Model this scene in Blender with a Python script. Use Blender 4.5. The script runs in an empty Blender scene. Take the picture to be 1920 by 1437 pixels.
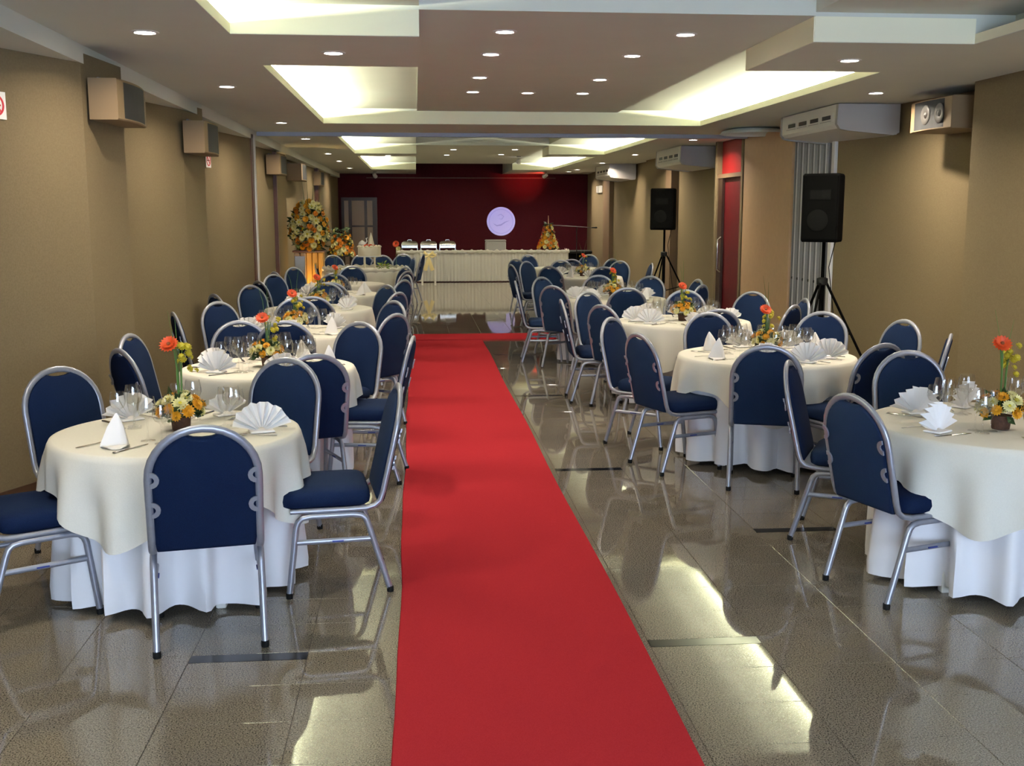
import bpy, math, random
from mathutils import Vector, Matrix
random.seed(7)
PI = math.pi
S = bpy.context.scene
COL = S.collection

# ------------------------------------------------------------------ camera, world, exposure
cam = bpy.data.cameras.new('camera')
cam.sensor_fit = 'HORIZONTAL'
cam.sensor_width = 36.0
cam.lens = 36.0 * 2040.0 / 1920.0
cam.clip_start, cam.clip_end = 0.05, 200
cam_o = bpy.data.objects.new('camera', cam)
COL.objects.link(cam_o)
cam_o.location = (0, 0, 1.71)
cam_o.rotation_euler = (math.radians(90 - 8.983), 0, math.radians(-5.036))
S.camera = cam_o
S.view_settings.view_transform = 'Standard'
S.view_settings.look = 'None'
S.view_settings.gamma = 1
S.view_settings.use_curve_mapping = False
S.view_settings.exposure = 0.95
S.cycles.max_bounces = 8
S.cycles.diffuse_bounces = 5
S.cycles.glossy_bounces = 4
S.cycles.transparent_max_bounces = 12
S.cycles.sample_clamp_indirect = 6
S.cycles.caustics_reflective = False
S.cycles.caustics_refractive = False

world = bpy.data.worlds.new('sky')
S.world = world
world.use_nodes = True
bg = world.node_tree.nodes['Background']
bg.inputs[0].default_value = (0.62, 0.76, 1.0, 1)     # overcast daylight outside the window behind the camera
bg.inputs[1].default_value = 11.0

DOWN_W = 11.0       # one recessed downlight
COVE_W = 118.0       # cove strips, per metre

def area(name, loc, rot, sx, sy, power, color, shape='RECTANGLE', spread=PI, parent=None):
    l = bpy.data.lights.new(name, 'AREA')
    l.shape = shape; l.size = sx
    if shape in ('RECTANGLE', 'ELLIPSE'): l.size_y = sy
    l.energy = power; l.color = color; l.spread = spread
    o = bpy.data.objects.new(name, l); COL.objects.link(o)
    o.location = loc; o.rotation_euler = rot
    if parent: o.parent = parent
    return o
# daylight entering through the window opening (sampling portal for the sky)
pt = area('window_daylight', (1.25, -2.9, 1.5), (PI/2, 0, PI), 5.4, 2.0, 1, (1, 1, 1))
pt.data.cycles.is_portal = True

# ------------------------------------------------------------------ materials
M = {}
def mat(name, col, rough=0.6, metal=0.0, spec=0.5, noise=None, bump=None, emit=None, sheen=0, coat=0):
    m = bpy.data.materials.new(name); m.use_nodes = True
    nt = m.node_tree; b = nt.nodes['Principled BSDF']
    b.inputs['Base Color'].default_value = (*col, 1)
    b.inputs['Roughness'].default_value = rough
    b.inputs['Metallic'].default_value = metal
    b.inputs['Specular IOR Level'].default_value = spec
    if sheen: b.inputs['Sheen Weight'].default_value = sheen
    if coat: b.inputs['Coat Weight'].default_value = coat
    if emit:
        b.inputs['Emission Color'].default_value = (*emit[0], 1)
        b.inputs['Emission Strength'].default_value = emit[1]
    if noise or bump:
        tc = nt.nodes.new('ShaderNodeTexCoord')
        if noise:       # (scale, other colour, low, high)
            n = nt.nodes.new('ShaderNodeTexNoise'); n.inputs['Scale'].default_value = noise[0]
            n.inputs['Detail'].default_value = 6
            nt.links.new(tc.outputs['Object'], n.inputs['Vector'])
            r = nt.nodes.new('ShaderNodeValToRGB')
            r.color_ramp.elements[0].position = noise[2]; r.color_ramp.elements[1].position = noise[3]
            r.color_ramp.elements[0].color = (*noise[1], 1); r.color_ramp.elements[1].color = (*col, 1)
            nt.links.new(n.outputs['Fac'], r.inputs['Fac'])
            nt.links.new(r.outputs['Color'], b.inputs['Base Color'])
        if bump:        # (scale, strength)
            n2 = nt.nodes.new('ShaderNodeTexNoise'); n2.inputs['Scale'].default_value = bump[0]
            nt.links.new(tc.outputs['Object'], n2.inputs['Vector'])
            bp = nt.nodes.new('ShaderNodeBump'); bp.inputs['Strength'].default_value = bump[1]
            bp.inputs['Distance'].default_value = 0.004
            nt.links.new(n2.outputs['Fac'], bp.inputs['Height'])
            nt.links.new(bp.outputs['Normal'], b.inputs['Normal'])
    M[name] = m
    return m

mat('wall_fabric', (0.190, 0.146, 0.083), 0.85, spec=0.2, noise=(90, (0.160, 0.122, 0.068), 0.3, 0.7), bump=(300, 0.25))
mat('wood_panel', (0.60, 0.40, 0.235), 0.55, noise=(14, (0.56, 0.37, 0.215), 0.3, 0.7))
mat('paint', (0.66, 0.685, 0.62), 0.8, spec=0.25, noise=(3, (0.64, 0.665, 0.60), 0.3, 0.7))
mat('paint_cream', (0.87, 0.855, 0.66), 0.75, spec=0.25)
mat('maroon', (0.046, 0.0035, 0.008), 0.8, spec=0.1, noise=(20, (0.038, 0.003, 0.007), 0.3, 0.7))
mat('tan_trim', (0.13, 0.08, 0.042), 0.6)
mat('red_door', (0.085, 0.004, 0.007), 0.5, spec=0.15, noise=(9, (0.07, 0.003, 0.006), 0.3, 0.7))
mat('red_panel', (0.22, 0.006, 0.008), 0.5, spec=0.2)
mat('dark_wood', (0.035, 0.016, 0.010), 0.4)
mat('brown_trim', (0.095, 0.034, 0.022), 0.45, noise=(25, (0.07, 0.025, 0.016), 0.3, 0.7))
mat('baseboard', (0.06, 0.026, 0.012), 0.5)
mat('alu', (0.30, 0.31, 0.35), 0.5, metal=0.3)
mat('alu_dark', (0.12, 0.12, 0.13), 0.6)
mat('white_metal', (0.72, 0.72, 0.72), 0.4)
mat('grout', (0.06, 0.052, 0.042), 0.6)
mat('black_stone', (0.012, 0.012, 0.013), 0.12)
mat('carpet', (0.41, 0.030, 0.040), 0.95, spec=0.0, noise=(500, (0.33, 0.021, 0.030), 0.35, 0.65), bump=(900, 0.5))
mat('chair_fabric', (0.0075, 0.0165, 0.052), 0.95, spec=0.06, noise=(420, (0.0045, 0.010, 0.033), 0.35, 0.65), bump=(700, 0.3))
mat('chair_metal', (0.33, 0.345, 0.40), 0.34, metal=0.5, noise=(60, (0.30, 0.315, 0.37), 0.3, 0.7))
mat('rubber', (0.008, 0.008, 0.008), 0.7, spec=0.15)
mat('sticker', (0.03, 0.05, 0.25), 0.5)
mat('cloth_top', (0.70, 0.68, 0.60), 0.85, spec=0.2, noise=(160, (0.67, 0.65, 0.57), 0.3, 0.7), bump=(350, 0.15))
mat('cloth_skirt', (0.76, 0.76, 0.78), 0.42, spec=0.4, bump=(40, 0.1), sheen=0.2)
mat('napkin', (0.82, 0.81, 0.80), 0.8, spec=0.2, bump=(200, 0.15))
mat('steel', (0.62, 0.61, 0.58), 0.22, metal=1.0)
mat('pot', (0.085, 0.035, 0.018), 0.7, noise=(60, (0.05, 0.02, 0.012), 0.3, 0.7), bump=(90, 0.8))
mat('leaf', (0.022, 0.055, 0.012), 0.5, noise=(30, (0.02, 0.05, 0.012), 0.3, 0.7))
mat('leaf_light', (0.16, 0.24, 0.03), 0.55)
mat('stem', (0.07, 0.16, 0.03), 0.5)
mat('yellow_petal', (0.66, 0.33, 0.008), 0.6, noise=(80, (0.60, 0.26, 0.006), 0.3, 0.7))
mat('cream_petal', (0.72, 0.68, 0.36), 0.6, noise=(80, (0.66, 0.62, 0.26), 0.3, 0.7))
mat('lemon_petal', (0.42, 0.34, 0.012), 0.6)
mat('orange_petal', (0.66, 0.075, 0.010), 0.55, noise=(80, (0.58, 0.05, 0.008), 0.3, 0.7))
mat('gold_petal', (0.60, 0.19, 0.008), 0.6)
mat('flower_eye', (0.20, 0.05, 0.01), 0.8)
mat('cream_eye', (0.50, 0.42, 0.03), 0.8)
mat('speaker_tan', (0.22, 0.15, 0.078), 0.6)
mat('speaker_black', (0.0022, 0.0022, 0.0022), 0.85, spec=0.02)
mat('grille', (0.022, 0.024, 0.028), 0.6, metal=0.2, bump=(900, 0.6))
mat('driver_black', (0.0045, 0.0045, 0.0045), 0.75, spec=0.03)
mat('cone_paper', (0.07, 0.065, 0.06), 0.5)
mat('plastic_white', (0.70, 0.69, 0.64), 0.45)
mat('plastic_grey', (0.36, 0.35, 0.34), 0.5)
mat('slot_dark', (0.02, 0.02, 0.022), 0.6)
mat('sign_white', (0.80, 0.78, 0.76), 0.5)
mat('sign_red', (0.62, 0.02, 0.04), 0.5)
mat('lamp_glow', (1, 1, 1), 0.5, emit=((1.0, 0.93, 0.88), 26))
mat('tube_glow', (1, 1, 1), 0.5, emit=((1.0, 0.97, 0.78), 3.0))
mat('ring_white', (0.70, 0.69, 0.67), 0.4)
mat('red_lamp', (1, 0.1, 0.1), 0.5, emit=((1.0, 0.05, 0.04), 12))
mat('amber', (0.55, 0.30, 0.07), 0.5)
mat('gobo_light', (0.62, 0.60, 0.78), 0.6)  # projected light given as the disc's own pale colour
mat('gobo_line', (0.45, 0.44, 0.66), 0.6)
mat('buffet_skirt', (0.66, 0.65, 0.58), 0.7, bump=(60, 0.1))
mat('pane_glow', (0.42, 0.30, 0.20), 0.4)
mat('cake_icing', (0.84, 0.77, 0.60), 0.6, bump=(120, 0.3))
mat('gold_ribbon', (0.75, 0.62, 0.28), 0.5)
mat('granite', (0.205, 0.185, 0.148), 0.035)

def glass_mat():
    m = bpy.data.materials.new('clear_glass'); m.use_nodes = True
    nt = m.node_tree; nt.nodes.clear()
    out = nt.nodes.new('ShaderNodeOutputMaterial')
    mx = nt.nodes.new('ShaderNodeMixShader'); tr = nt.nodes.new('ShaderNodeBsdfTransparent')
    gl = nt.nodes.new('ShaderNodeBsdfGlossy'); gl.inputs['Roughness'].default_value = 0.02
    gl.inputs['Color'].default_value = (0.95, 0.96, 0.97, 1)
    tr.inputs['Color'].default_value = (0.985, 0.985, 0.98, 1)
    lw = nt.nodes.new('ShaderNodeLayerWeight'); lw.inputs['Blend'].default_value = 0.5
    pw_ = nt.nodes.new('ShaderNodeMath'); pw_.operation = 'POWER'; pw_.inputs[1].default_value = 3.0
    fr = nt.nodes.new('ShaderNodeMapRange'); fr.inputs[3].default_value = 0.045; fr.inputs[4].default_value = 0.55
    nt.links.new(lw.outputs['Facing'], pw_.inputs[0]); nt.links.new(pw_.outputs[0], fr.inputs[0])
    nt.links.new(fr.outputs[0], mx.inputs[0]); nt.links.new(tr.outputs[0], mx.inputs[1]); nt.links.new(gl.outputs[0], mx.inputs[2])
    nt.links.new(mx.outputs[0], out.inputs[0])
    M['glass'] = m
glass_mat()

def granite_mat():
    m = M['granite']; nt = m.node_tree; b = nt.nodes['Principled BSDF']
    tc = nt.nodes.new('ShaderNodeNewGeometry')
    n = nt.nodes.new('ShaderNodeTexNoise'); n.inputs['Scale'].default_value = 190; n.inputs['Detail'].default_value = 3
    nt.links.new(tc.outputs['Position'], n.inputs['Vector'])
    r = nt.nodes.new('ShaderNodeValToRGB')
    e = r.color_ramp.elements
    e[0].position = 0.36; e[0].color = (0.03, 0.026, 0.021, 1)
    e[1].position = 0.66; e[1].color = (0.275, 0.24, 0.19, 1)
    k = e.new(0.47); k.color = (0.168, 0.144, 0.110, 1)
    nt.links.new(n.outputs['Fac'], r.inputs['Fac'])
    oi = nt.nodes.new('ShaderNodeTexNoise'); oi.inputs['Scale'].default_value = 1.1
    nt.links.new(tc.outputs['Position'], oi.inputs['Vector'])
    mp = nt.nodes.new('ShaderNodeMapRange'); mp.inputs[3].default_value = 0.82; mp.inputs[4].default_value = 1.15
    nt.links.new(oi.outputs['Fac'], mp.inputs[0])
    mul = nt.nodes.new('ShaderNodeVectorMath'); mul.operation = 'SCALE'
    nt.links.new(r.outputs['Color'], mul.inputs[0]); nt.links.new(mp.outputs[0], mul.inputs['Scale'])
    nt.links.new(mul.outputs[0], b.inputs['Base Color'])
    b.inputs['Specular IOR Level'].default_value = 0.6
granite_mat()

# ------------------------------------------------------------------ mesh helpers
class MB:
    def __init__(s): s.v = []; s.f = []; s.mi = []; s.cur = 0
    def add(s, vs, fs):
        o = len(s.v); s.v += [tuple(v) for v in vs]
        for f in fs: s.f.append([i + o for i in f]); s.mi.append(s.cur)
        return s
    def box(s, x0, x1, y0, y1, z0, z1):
        return s.add([(x0,y0,z0),(x1,y0,z0),(x1,y1,z0),(x0,y1,z0),(x0,y0,z1),(x1,y0,z1),(x1,y1,z1),(x0,y1,z1)],
            [(0,3,2,1),(4,5,6,7),(0,1,5,4),(1,2,6,5),(2,3,7,6),(3,0,4,7)])
    def cbox(s, x0, x1, y0, y1, z0, z1, c=0.01):
        """box with chamfered vertical edges and top/bottom rims"""
        def ring(z, i):
            a, b, cc, d = x0+i, x1-i, y0+i, y1-i
            return [(a+c,cc,z),(b-c,cc,z),(b,cc+c,z),(b,d-c,z),(b-c,d,z),(a+c,d,z),(a,d-c,z),(a,cc+c,z)]
        return s.loft([ring(z0, c), ring(z0+c, 0), ring(z1-c, 0), ring(z1, c)], True, True)
    def loft(s, rings, cap0=False, cap1=False, closed=True):
        n = len(rings[0]); vs = [p for r in rings for p in r]; fs = []
        for i in range(len(rings)-1):
            for j in range(n if closed else n-1):
                k = (j+1) % n
                fs.append((i*n+j, i*n+k, (i+1)*n+k, (i+1)*n+j))
        if cap0: fs.append(tuple(reversed(range(n))))
        if cap1: fs.append(tuple(range((len(rings)-1)*n, len(rings)*n)))
        return s.add(vs, fs)
    def tube(s, pts, r, n=8, r2=None, cap=True, up=(0,0,1)):
        """swept tube; r across, r2 the other half-axis (oval tube)"""
        pts = [Vector(p) for p in pts]; rings = []
        N = None
        for i, p in enumerate(pts):
            t = (pts[min(i+1, len(pts)-1)] - pts[max(i-1, 0)]).normalized()
            if N is None:
                u = Vector(up)
                if abs(u.dot(t)) > 0.95: u = Vector((1,0,0)) if abs(t.x) < 0.9 else Vector((0,1,0))
                N = (u - t*u.dot(t)).normalized()
            else: N = (N - t*N.dot(t)).normalized()
            B = t.cross(N)
            rr = r[i] if isinstance(r, (list, tuple)) else r
            rb = rr if r2 is None else r2
            rings.append([p + N*math.cos(2*PI*j/n)*rr + B*math.sin(2*PI*j/n)*rb for j in range(n)])
        return s.loft(rings, cap, cap)
    def lathe(s, prof, n=16, c=(0,0,0), cap0=False, cap1=False):
        rings = [[(c[0]+r*math.cos(2*PI*j/n), c[1]+r*math.sin(2*PI*j/n), c[2]+z) for j in range(n)] for r, z in prof]
        return s.loft(rings, cap0, cap1)
    def poly(s, outline, y0, y1):
        """extrude a closed (x,z) outline along y"""
        n = len(outline)
        a = [(x, y0, z) for x, z in outline]; b = [(x, y1, z) for x, z in outline]
        return s.add(a+b, [tuple(range(n)), tuple(reversed(range(n, 2*n)))] + [(i, i+n, (i+1) % n+n, (i+1) % n) for i in range(n)])
    def build(s, name, material, parent=None, smooth=False, loc=None, rot=None, mats=None):
        me = bpy.data.meshes.new(name)
        me.from_pydata(s.v, [], s.f)
        for m_ in (mats or [material]): me.materials.append(M[m_])
        if mats:
            me.polygons.foreach_set('material_index', s.mi)
        if smooth:
            me.polygons.foreach_set('use_smooth', [True]*len(s.f))
        me.validate(); me.update()
        if smooth: me.set_sharp_from_angle(angle=math.radians(48 if smooth is True else smooth))
        o = bpy.data.objects.new(name, me); COL.objects.link(o)
        if parent: o.parent = parent
        if loc: o.location = loc
        if rot: o.rotation_euler = rot
        return o

def tag(o, label, cat, group=None, kind=None):
    if label: o['label'] = label
    if cat: o['category'] = cat
    if group: o['group'] = group
    if kind: o['kind'] = kind
    return o
def thing(name, label, cat, loc=(0,0,0), rz=0, group=None):
    o = bpy.data.objects.new(name, None); COL.objects.link(o)
    o.empty_display_size = 0.05
    o.location = loc; o.rotation_euler = (0,0,rz)
    return tag(o, label, cat, group)
def struct(o, label=None):
    o['kind'] = 'structure'
    if label: o['label'] = label
    return o
def share(src, parent=None, loc=(0,0,0), rot=(0,0,0), name=None, scale=None):
    c = src.copy()
    if name: c.name = name
    COL.objects.link(c)
    c.parent = parent; c.location = loc; c.rotation_euler = rot
    if scale: c.scale = (scale,)*3 if not isinstance(scale, tuple) else scale
    return c
KIDS = {}
def kids(o):
    return [c for c in bpy.data.objects if c.parent == o]
def snapshot(o):
    KIDS[o.name] = [(c, [g for g in kids(c)]) for c in kids(o)]
def dup(root, loc, rz, label, group=None, skip=()):
    r = root.copy(); COL.objects.link(r); r.location = loc; r.rotation_euler = (0,0,rz)
    r['label'] = label
    if group: r['group'] = group
    for ch, gs in KIDS[root.name]:
        if ch.name.split('.')[0] in skip: continue
        c = ch.copy(); COL.objects.link(c); c.parent = r
        for g in gs:
            if g.name.split('.')[0] in skip: continue
            d = g.copy(); COL.objects.link(d); d.parent = c
    return r

# ------------------------------------------------------------------ the setting: floor
ZC, ZR, ZT, ZS = 2.75, 2.905, 3.12, 2.93          # lower ceiling, recess ceiling, raised centre
Y0, Y1 = -3.0, 31.3
floor = struct(MB().box(-3.4, 6.0, Y0-0.2, Y1+0.3, -0.12, -0.0035).build('floor', 'grout'))
tw, td = 0.45, 0.2965
gx0, gy0 = 1.36, 3.22                   # joint crossing read from the floor
def tile_mesh(w, d):
    b = MB(); c = 0.0015; hx, hy = w/2-0.0008, d/2-0.0008
    r = lambda i, z: [(-hx+i,-hy+i,z),(hx-i,-hy+i,z),(hx-i,hy-i,z),(-hx+i,hy-i,z)]
    b.loft([r(0,-0.012), r(0,-c), r(c,0)], False, True)
    return b
def visible_px(x, y):
    # plan view wedge of the camera
    a = math.radians(5.036); fx = x*math.sin(a)+y*math.cos(a); rx = x*math.cos(a)-y*math.sin(a)
    if fx < 2.7: return 0
    if abs(rx)/fx > 0.49: return 0
    return 1/(fx*fx)
strip_rows = {}
cells = []
for i in range(-10, 10):
    for j in range(-21, 95):
        xa = gx0+i*tw; ya = gy0+j*td
        has = (i % 4 == 3 and (j-2) % 10 == 0) or (i % 4 == 1 and (j-7) % 10 == 0)
        cells.append((xa, ya, has))
occl = lambda x, y: (-0.05 < x < 0.85 and y < 14.4)
rank = sorted([c for c in cells if visible_px(c[0]+tw/2, c[1]+td/2) and not occl(c[0]+tw/2, c[1]+td/2) and c[0] > -2.3 and c[0] < 4.5 and not c[2]],
              key=lambda c: -visible_px(c[0]+tw/2, c[1]+td/2))[:290]
near = set((c[0], c[1]) for c in rank)
proto = tile_mesh(tw, td).build('tile', 'granite', floor)
first = True
rest = MB(); tm = tile_mesh(tw, td); short = tile_mesh(tw, td-0.072)
shp = None; stp = None
for xa, ya, has in cells:
    cx, cy = xa+tw/2, ya+td/2
    rx, ry = random.uniform(-.0005, .0005), random.uniform(-.0005, .0005)
    if has:
        inview = visible_px(cx, cy) and ya < 13
        if inview:
            if shp is None:
                shp = short.build('tile', 'granite', floor)
                sb = MB(); sb.box(-tw/2+.001, tw/2-.001, -.0345, .0345, -.012, 0); stp = sb.build('inlay_strip', 'black_stone', floor)
                o, q = shp, stp
                q['label'] = 'black stone inlay strip'
            else:
                o = share(shp, floor); q = share(stp, floor)
            o.location = (cx, ya+(td-0.072)/2, 0); q.location = (cx, ya+td-0.036, 0)
        else:
            rest.add([(v[0]+cx, v[1]+cy, v[2]) for v in tm.v], tm.f)
    elif (xa, ya) in near:
        o = proto if first else share(proto, floor)
        first = False
        o.location = (cx, cy, 0); o.rotation_euler = (rx, ry, 0)
    else:
        rest.add([(v[0]+cx, v[1]+cy, v[2]+(v[1]*rx - v[0]*ry)) for v in tm.v], tm.f)
rs = rest.build('tile_field', 'granite', floor); rs['kind'] = 'stuff'

# ------------------------------------------------------------------ the setting: walls
def wall_poly(name, pts, side, z1, material='wall_fabric', thick=0.25, sharp=None):
    b = MB()
    for (xa, ya), (xb, yb) in zip(pts[:-1], pts[1:]):
        o = thick*side
        b.add([(xa,ya,0),(xb,yb,0),(xb+o,yb,0),(xa+o,ya,0),(xa,ya,z1),(xb,yb,z1),(xb+o,yb,z1),(xa+o,ya,z1)],
              [(0,1,2,3),(4,7,6,5),(0,4,5,1),(1,5,6,2),(2,6,7,3),(3,7,4,0)])
    return struct(b.build(name, material))
XA = lambda y: -2.46+0.438*(y-6.46)
LW = [(-2.95, Y0), (-2.95, 5.34), (-2.09, 7.30), (-2.03, 8.04), (-2.62, 8.06), (-2.62, 8.4), (-2.13, 10.52), (-2.07, 11.2),
      (-2.60, 11.22), (-2.60, 11.6), (-2.16, 14.25), (-2.10, 14.52)]
wall_left = wall_poly('wall_left', LW, -1, 2.7)
LF = [(-2.34, 14.86), (-2.34, 15.6), (-2.20, 17.5), (-2.14, 18.7), (-2.36, 18.72), (-2.18, 24.4), (-2.12, 28.3), (-2.26, 28.32), (-2.14, Y1)]
wall_left_far = wall_poly('wall_left_far', LF, -1, 2.7)
bb = MB()
for (xa, ya), (xb, yb) in zip(LW[1:], LW[2:]):
    bb.add([(xa,ya,0),(xb,yb,0),(xb+.012,yb,0),(xa+.012,ya,0),(xa,ya,.07),(xb,yb,.07),(xb+.012,yb,.07),(xa+.012,ya,.07)],
           [(0,3,2,1),(4,5,6,7),(0,4,7,3),(1,2,6,5),(2,3,7,6),(0,1,5,4)])
struct(bb.build('baseboard_left', 'baseboard'))
struct(MB().cbox(-2.36, -2.085, 14.53, 14.72, 0, 2.70, .008).build('trim_1', 'brown_trim'), 'reddish brown partition jamb on left wall')
struct(MB().cbox(-2.36, -2.075, 14.725, 14.85, 0, 2.70, .006).build('trim_2', 'white_metal'), 'white metal partition jamb on left wall')
struct(MB().box(-2.30, -2.145, 17.52, 17.62, 0, 2.63).build('trim_3', 'brown_trim'))
struct(MB().box(-2.30, -2.10, 24.42, 24.75, 0, 2.63).build('trim_4', 'brown_trim'))
# right side
RW = [(4.55, Y0), (4.55, 8.75)]
wall_right = wall_poly('wall_right', RW + [(4.97, 8.76), (4.63, 11.82)], 1, 2.8, thick=0.5)
struct(MB().cbox(4.60, 4.95, 11.83, 11.93, 0, 2.77, .006).build('trim_5', 'white_metal'), 'white metal jamb post behind the loudspeaker')
struct(MB().box(4.66, 4.95, 11.94, 12.05, 0, 2.77).build('trim_6', 'brown_trim'))
struct(MB().box(4.80, 5.0, 12.05, 13.2, 0, 2.77).build('wall_right_niche', 'wall_fabric'))
wp = struct(MB().cbox(4.60, 5.0, 13.20, 15.18, 0, 2.77, .004).build('wall_right_panel', 'wood_panel'))
struct(MB().cbox(4.585, 5.0, 15.185, 15.28, 0, 2.77, .004).build('trim_7', 'wall_fabric'))
struct(MB().cbox(4.585, 5.0, 16.52, 16.62, 0, 2.77, .004).build('trim_8', 'wall_fabric'))
RF = [(4.94, 16.62), (4.90, 20.7), (4.82, 20.9), (4.80, 22.7), (4.96, 22.72), (4.90, 27.0), (4.84, 28.0), (4.82, 29.9), (4.93, 29.92), (4.93, Y1)]
wall_right_far = wall_poly('wall_right_far', RF, 1, 2.8, thick=0.3)
struct(MB().box(4.76, 4.93, 20.25, 20.7, 0, 2.72).build('trim_9', 'tan_trim'))
struct(MB().box(4.80, 4.93, 27.0, 27.9, 0, 2.72).build('trim_10', 'tan_trim'))
# red side door
d1 = bpy.data.objects.new('door_1', None); COL.objects.link(d1); struct(d1, 'dark red side door under a bright red transom panel')
MB().box(4.66, 4.72, 15.28, 16.52, 0, 2.20).build('door_leaf', 'red_door', d1)
MB().box(4.67, 4.73, 15.28, 16.52, 2.26, 2.77).build('transom', 'red_panel', d1)
fr = MB().box(4.60, 4.74, 15.28, 16.52, 2.20, 2.26).build('door_frame', 'tan_trim', d1)
MB().box(4.615, 4.655, 16.30, 16.52, 0, 2.20).build('door_edge', 'dark_wood', d1)
hd = MB().tube([(4.60, 16.24, 0.80), (4.55, 16.24, 0.84), (4.55, 16.24, 1.28), (4.60, 16.24, 1.32)], 0.016, 8).build('handle', 'steel', d1, True)
hd['label'] = 'chrome pull handle'
# end wall, maroon, with a glazed door
wall_back = struct(MB().box(-3.0, 6.0, Y1, Y1+0.2, 0, 3.3).build('wall_back', 'maroon'))
struct(MB().box(-1.35, 4.0, Y1-.05, Y1, 2.625, 2.65).build('trim_11', 'baseboard'), 'thin curtain rail along the maroon wall')
d2 = bpy.data.objects.new('door_2', None); COL.objects.link(d2); struct(d2, 'dark wooden glazed door in the maroon wall')
yb = Y1-0.06
for i, (xa, xb, za, zb) in enumerate([(-1.98, -1.86, .9, 2.0), (-1.77, -1.42, 1.31, 2.0), (-1.34, -1.19, 1.31, 2.0), (-1.77, -1.42, .1, 1.27), (-1.34, -1.19, .1, 1.27), (-1.98, -1.86, .1, .86)]):
    MB().box(xa, xb, yb+.02, yb+.03, za, zb).build('pane', 'pane_glow', d2)
fb = MB()
for xa, xb in [(-2.06, -1.98), (-1.86, -1.77), (-1.42, -1.34), (-1.19, -1.06)]: fb.box(xa, xb, yb, yb+.055, 0, 2.08)
for za, zb in [(0, .1), (2.0, 2.09)]: fb.box(-2.06, -1.06, yb+.004, yb+.05, za, zb)
fb.box(-1.77, -1.19, yb+.004, yb+.05, 1.265, 1.315)
fb.build('door_frame', 'dark_wood', d2)
# rear wall behind the camera with the window that lets the daylight in
rw = MB()
rw.box(-3.2, 6.0, Y0-.2, Y0, 0, 0.5); rw.box(-3.2, 6.0, Y0-.2, Y0, 2.5, 3.3); rw.box(-3.2, -1.45, Y0-.2, Y0, .5, 2.5); rw.box(3.95, 6.0, Y0-.2, Y0, .5, 2.5)
struct(rw.build('wall_rear', 'wall_fabric'))
w1 = bpy.data.objects.new('window_1', None); COL.objects.link(w1); struct(w1)
wf = MB()
for k in range(5): wf.box(-1.45+k*1.34, -1.40+k*1.34, Y0-.15, Y0-.08, .5, 2.5)
wf.box(-1.45, 3.95, Y0-.15, Y0-.08, .5, .55); wf.box(-1.45, 3.95, Y0-.15, Y0-.08, 2.45, 2.5)
wf.build('window_frame', 'white_metal', w1)
for k in range(4):
    MB().box(-1.40+k*1.34, -0.11+k*1.34, Y0-.115, Y0-.11, .55, 2.45).build('pane', 'glass', w1)

# ------------------------------------------------------------------ the setting: ceiling
RX0, RX1 = -1.08, 3.53                  # recess edges
TX0, TX1 = -1.34, 3.79                  # outer edge of the light troughs
CX0, CX1 = 0.04, 2.49                   # centre channel
b = MB()
b.box(-3.3, CX0, Y0-.2, Y1, ZS, ZS+.3); b.box(CX1, 6.0, Y0-.2, Y1, ZS, ZS+.3)
for ya, yb_ in [(6.816, 15.9), (20.42, 28.3)]: b.box(CX0, CX1, ya, yb_, ZR, ZR+.3)
b.box(CX0, CX1, Y0-.2, Y1, ZT, ZT+.1)
ceiling = struct(b.build('ceiling', 'paint'))
def lower(name, x0, x1, y0, y1, z0=ZC, m='paint', z1=2.93):
    o = MB().box(x0, x1, y0, y1, z0, z1).build(name, m, ceiling)
    return o
lower('side_band', -2.085, TX0, Y0-.1, Y1-.005)
lower('side_band', TX1, 5.6, Y0-.1, Y1-.005)
lower('side_soffit', -3.2, -2.085, Y0-.1, Y1-.005, 2.635)
recs = [(1.2, 6.83), (8.24, 13.53), (15.9, 20.45), (21.45, 28.2)]
lower('cross_band', TX0, TX1, Y0-.1, 1.2)
lower('cross_band', TX0, CX0, 6.83, 8.24); lower('cross_band', CX1, TX1, 6.83, 8.24)
lower('cross_band', TX0, TX1, 13.53, 15.9)
lower('cross_band', TX0, CX0, 20.45, 21.45); lower('cross_band', CX1, TX1, 20.45, 21.45)
lower('cross_band', TX0, CX0, 28.2, Y1-.005); lower('cross_band', CX1, TX1, 28.2, Y1-.005)
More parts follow.
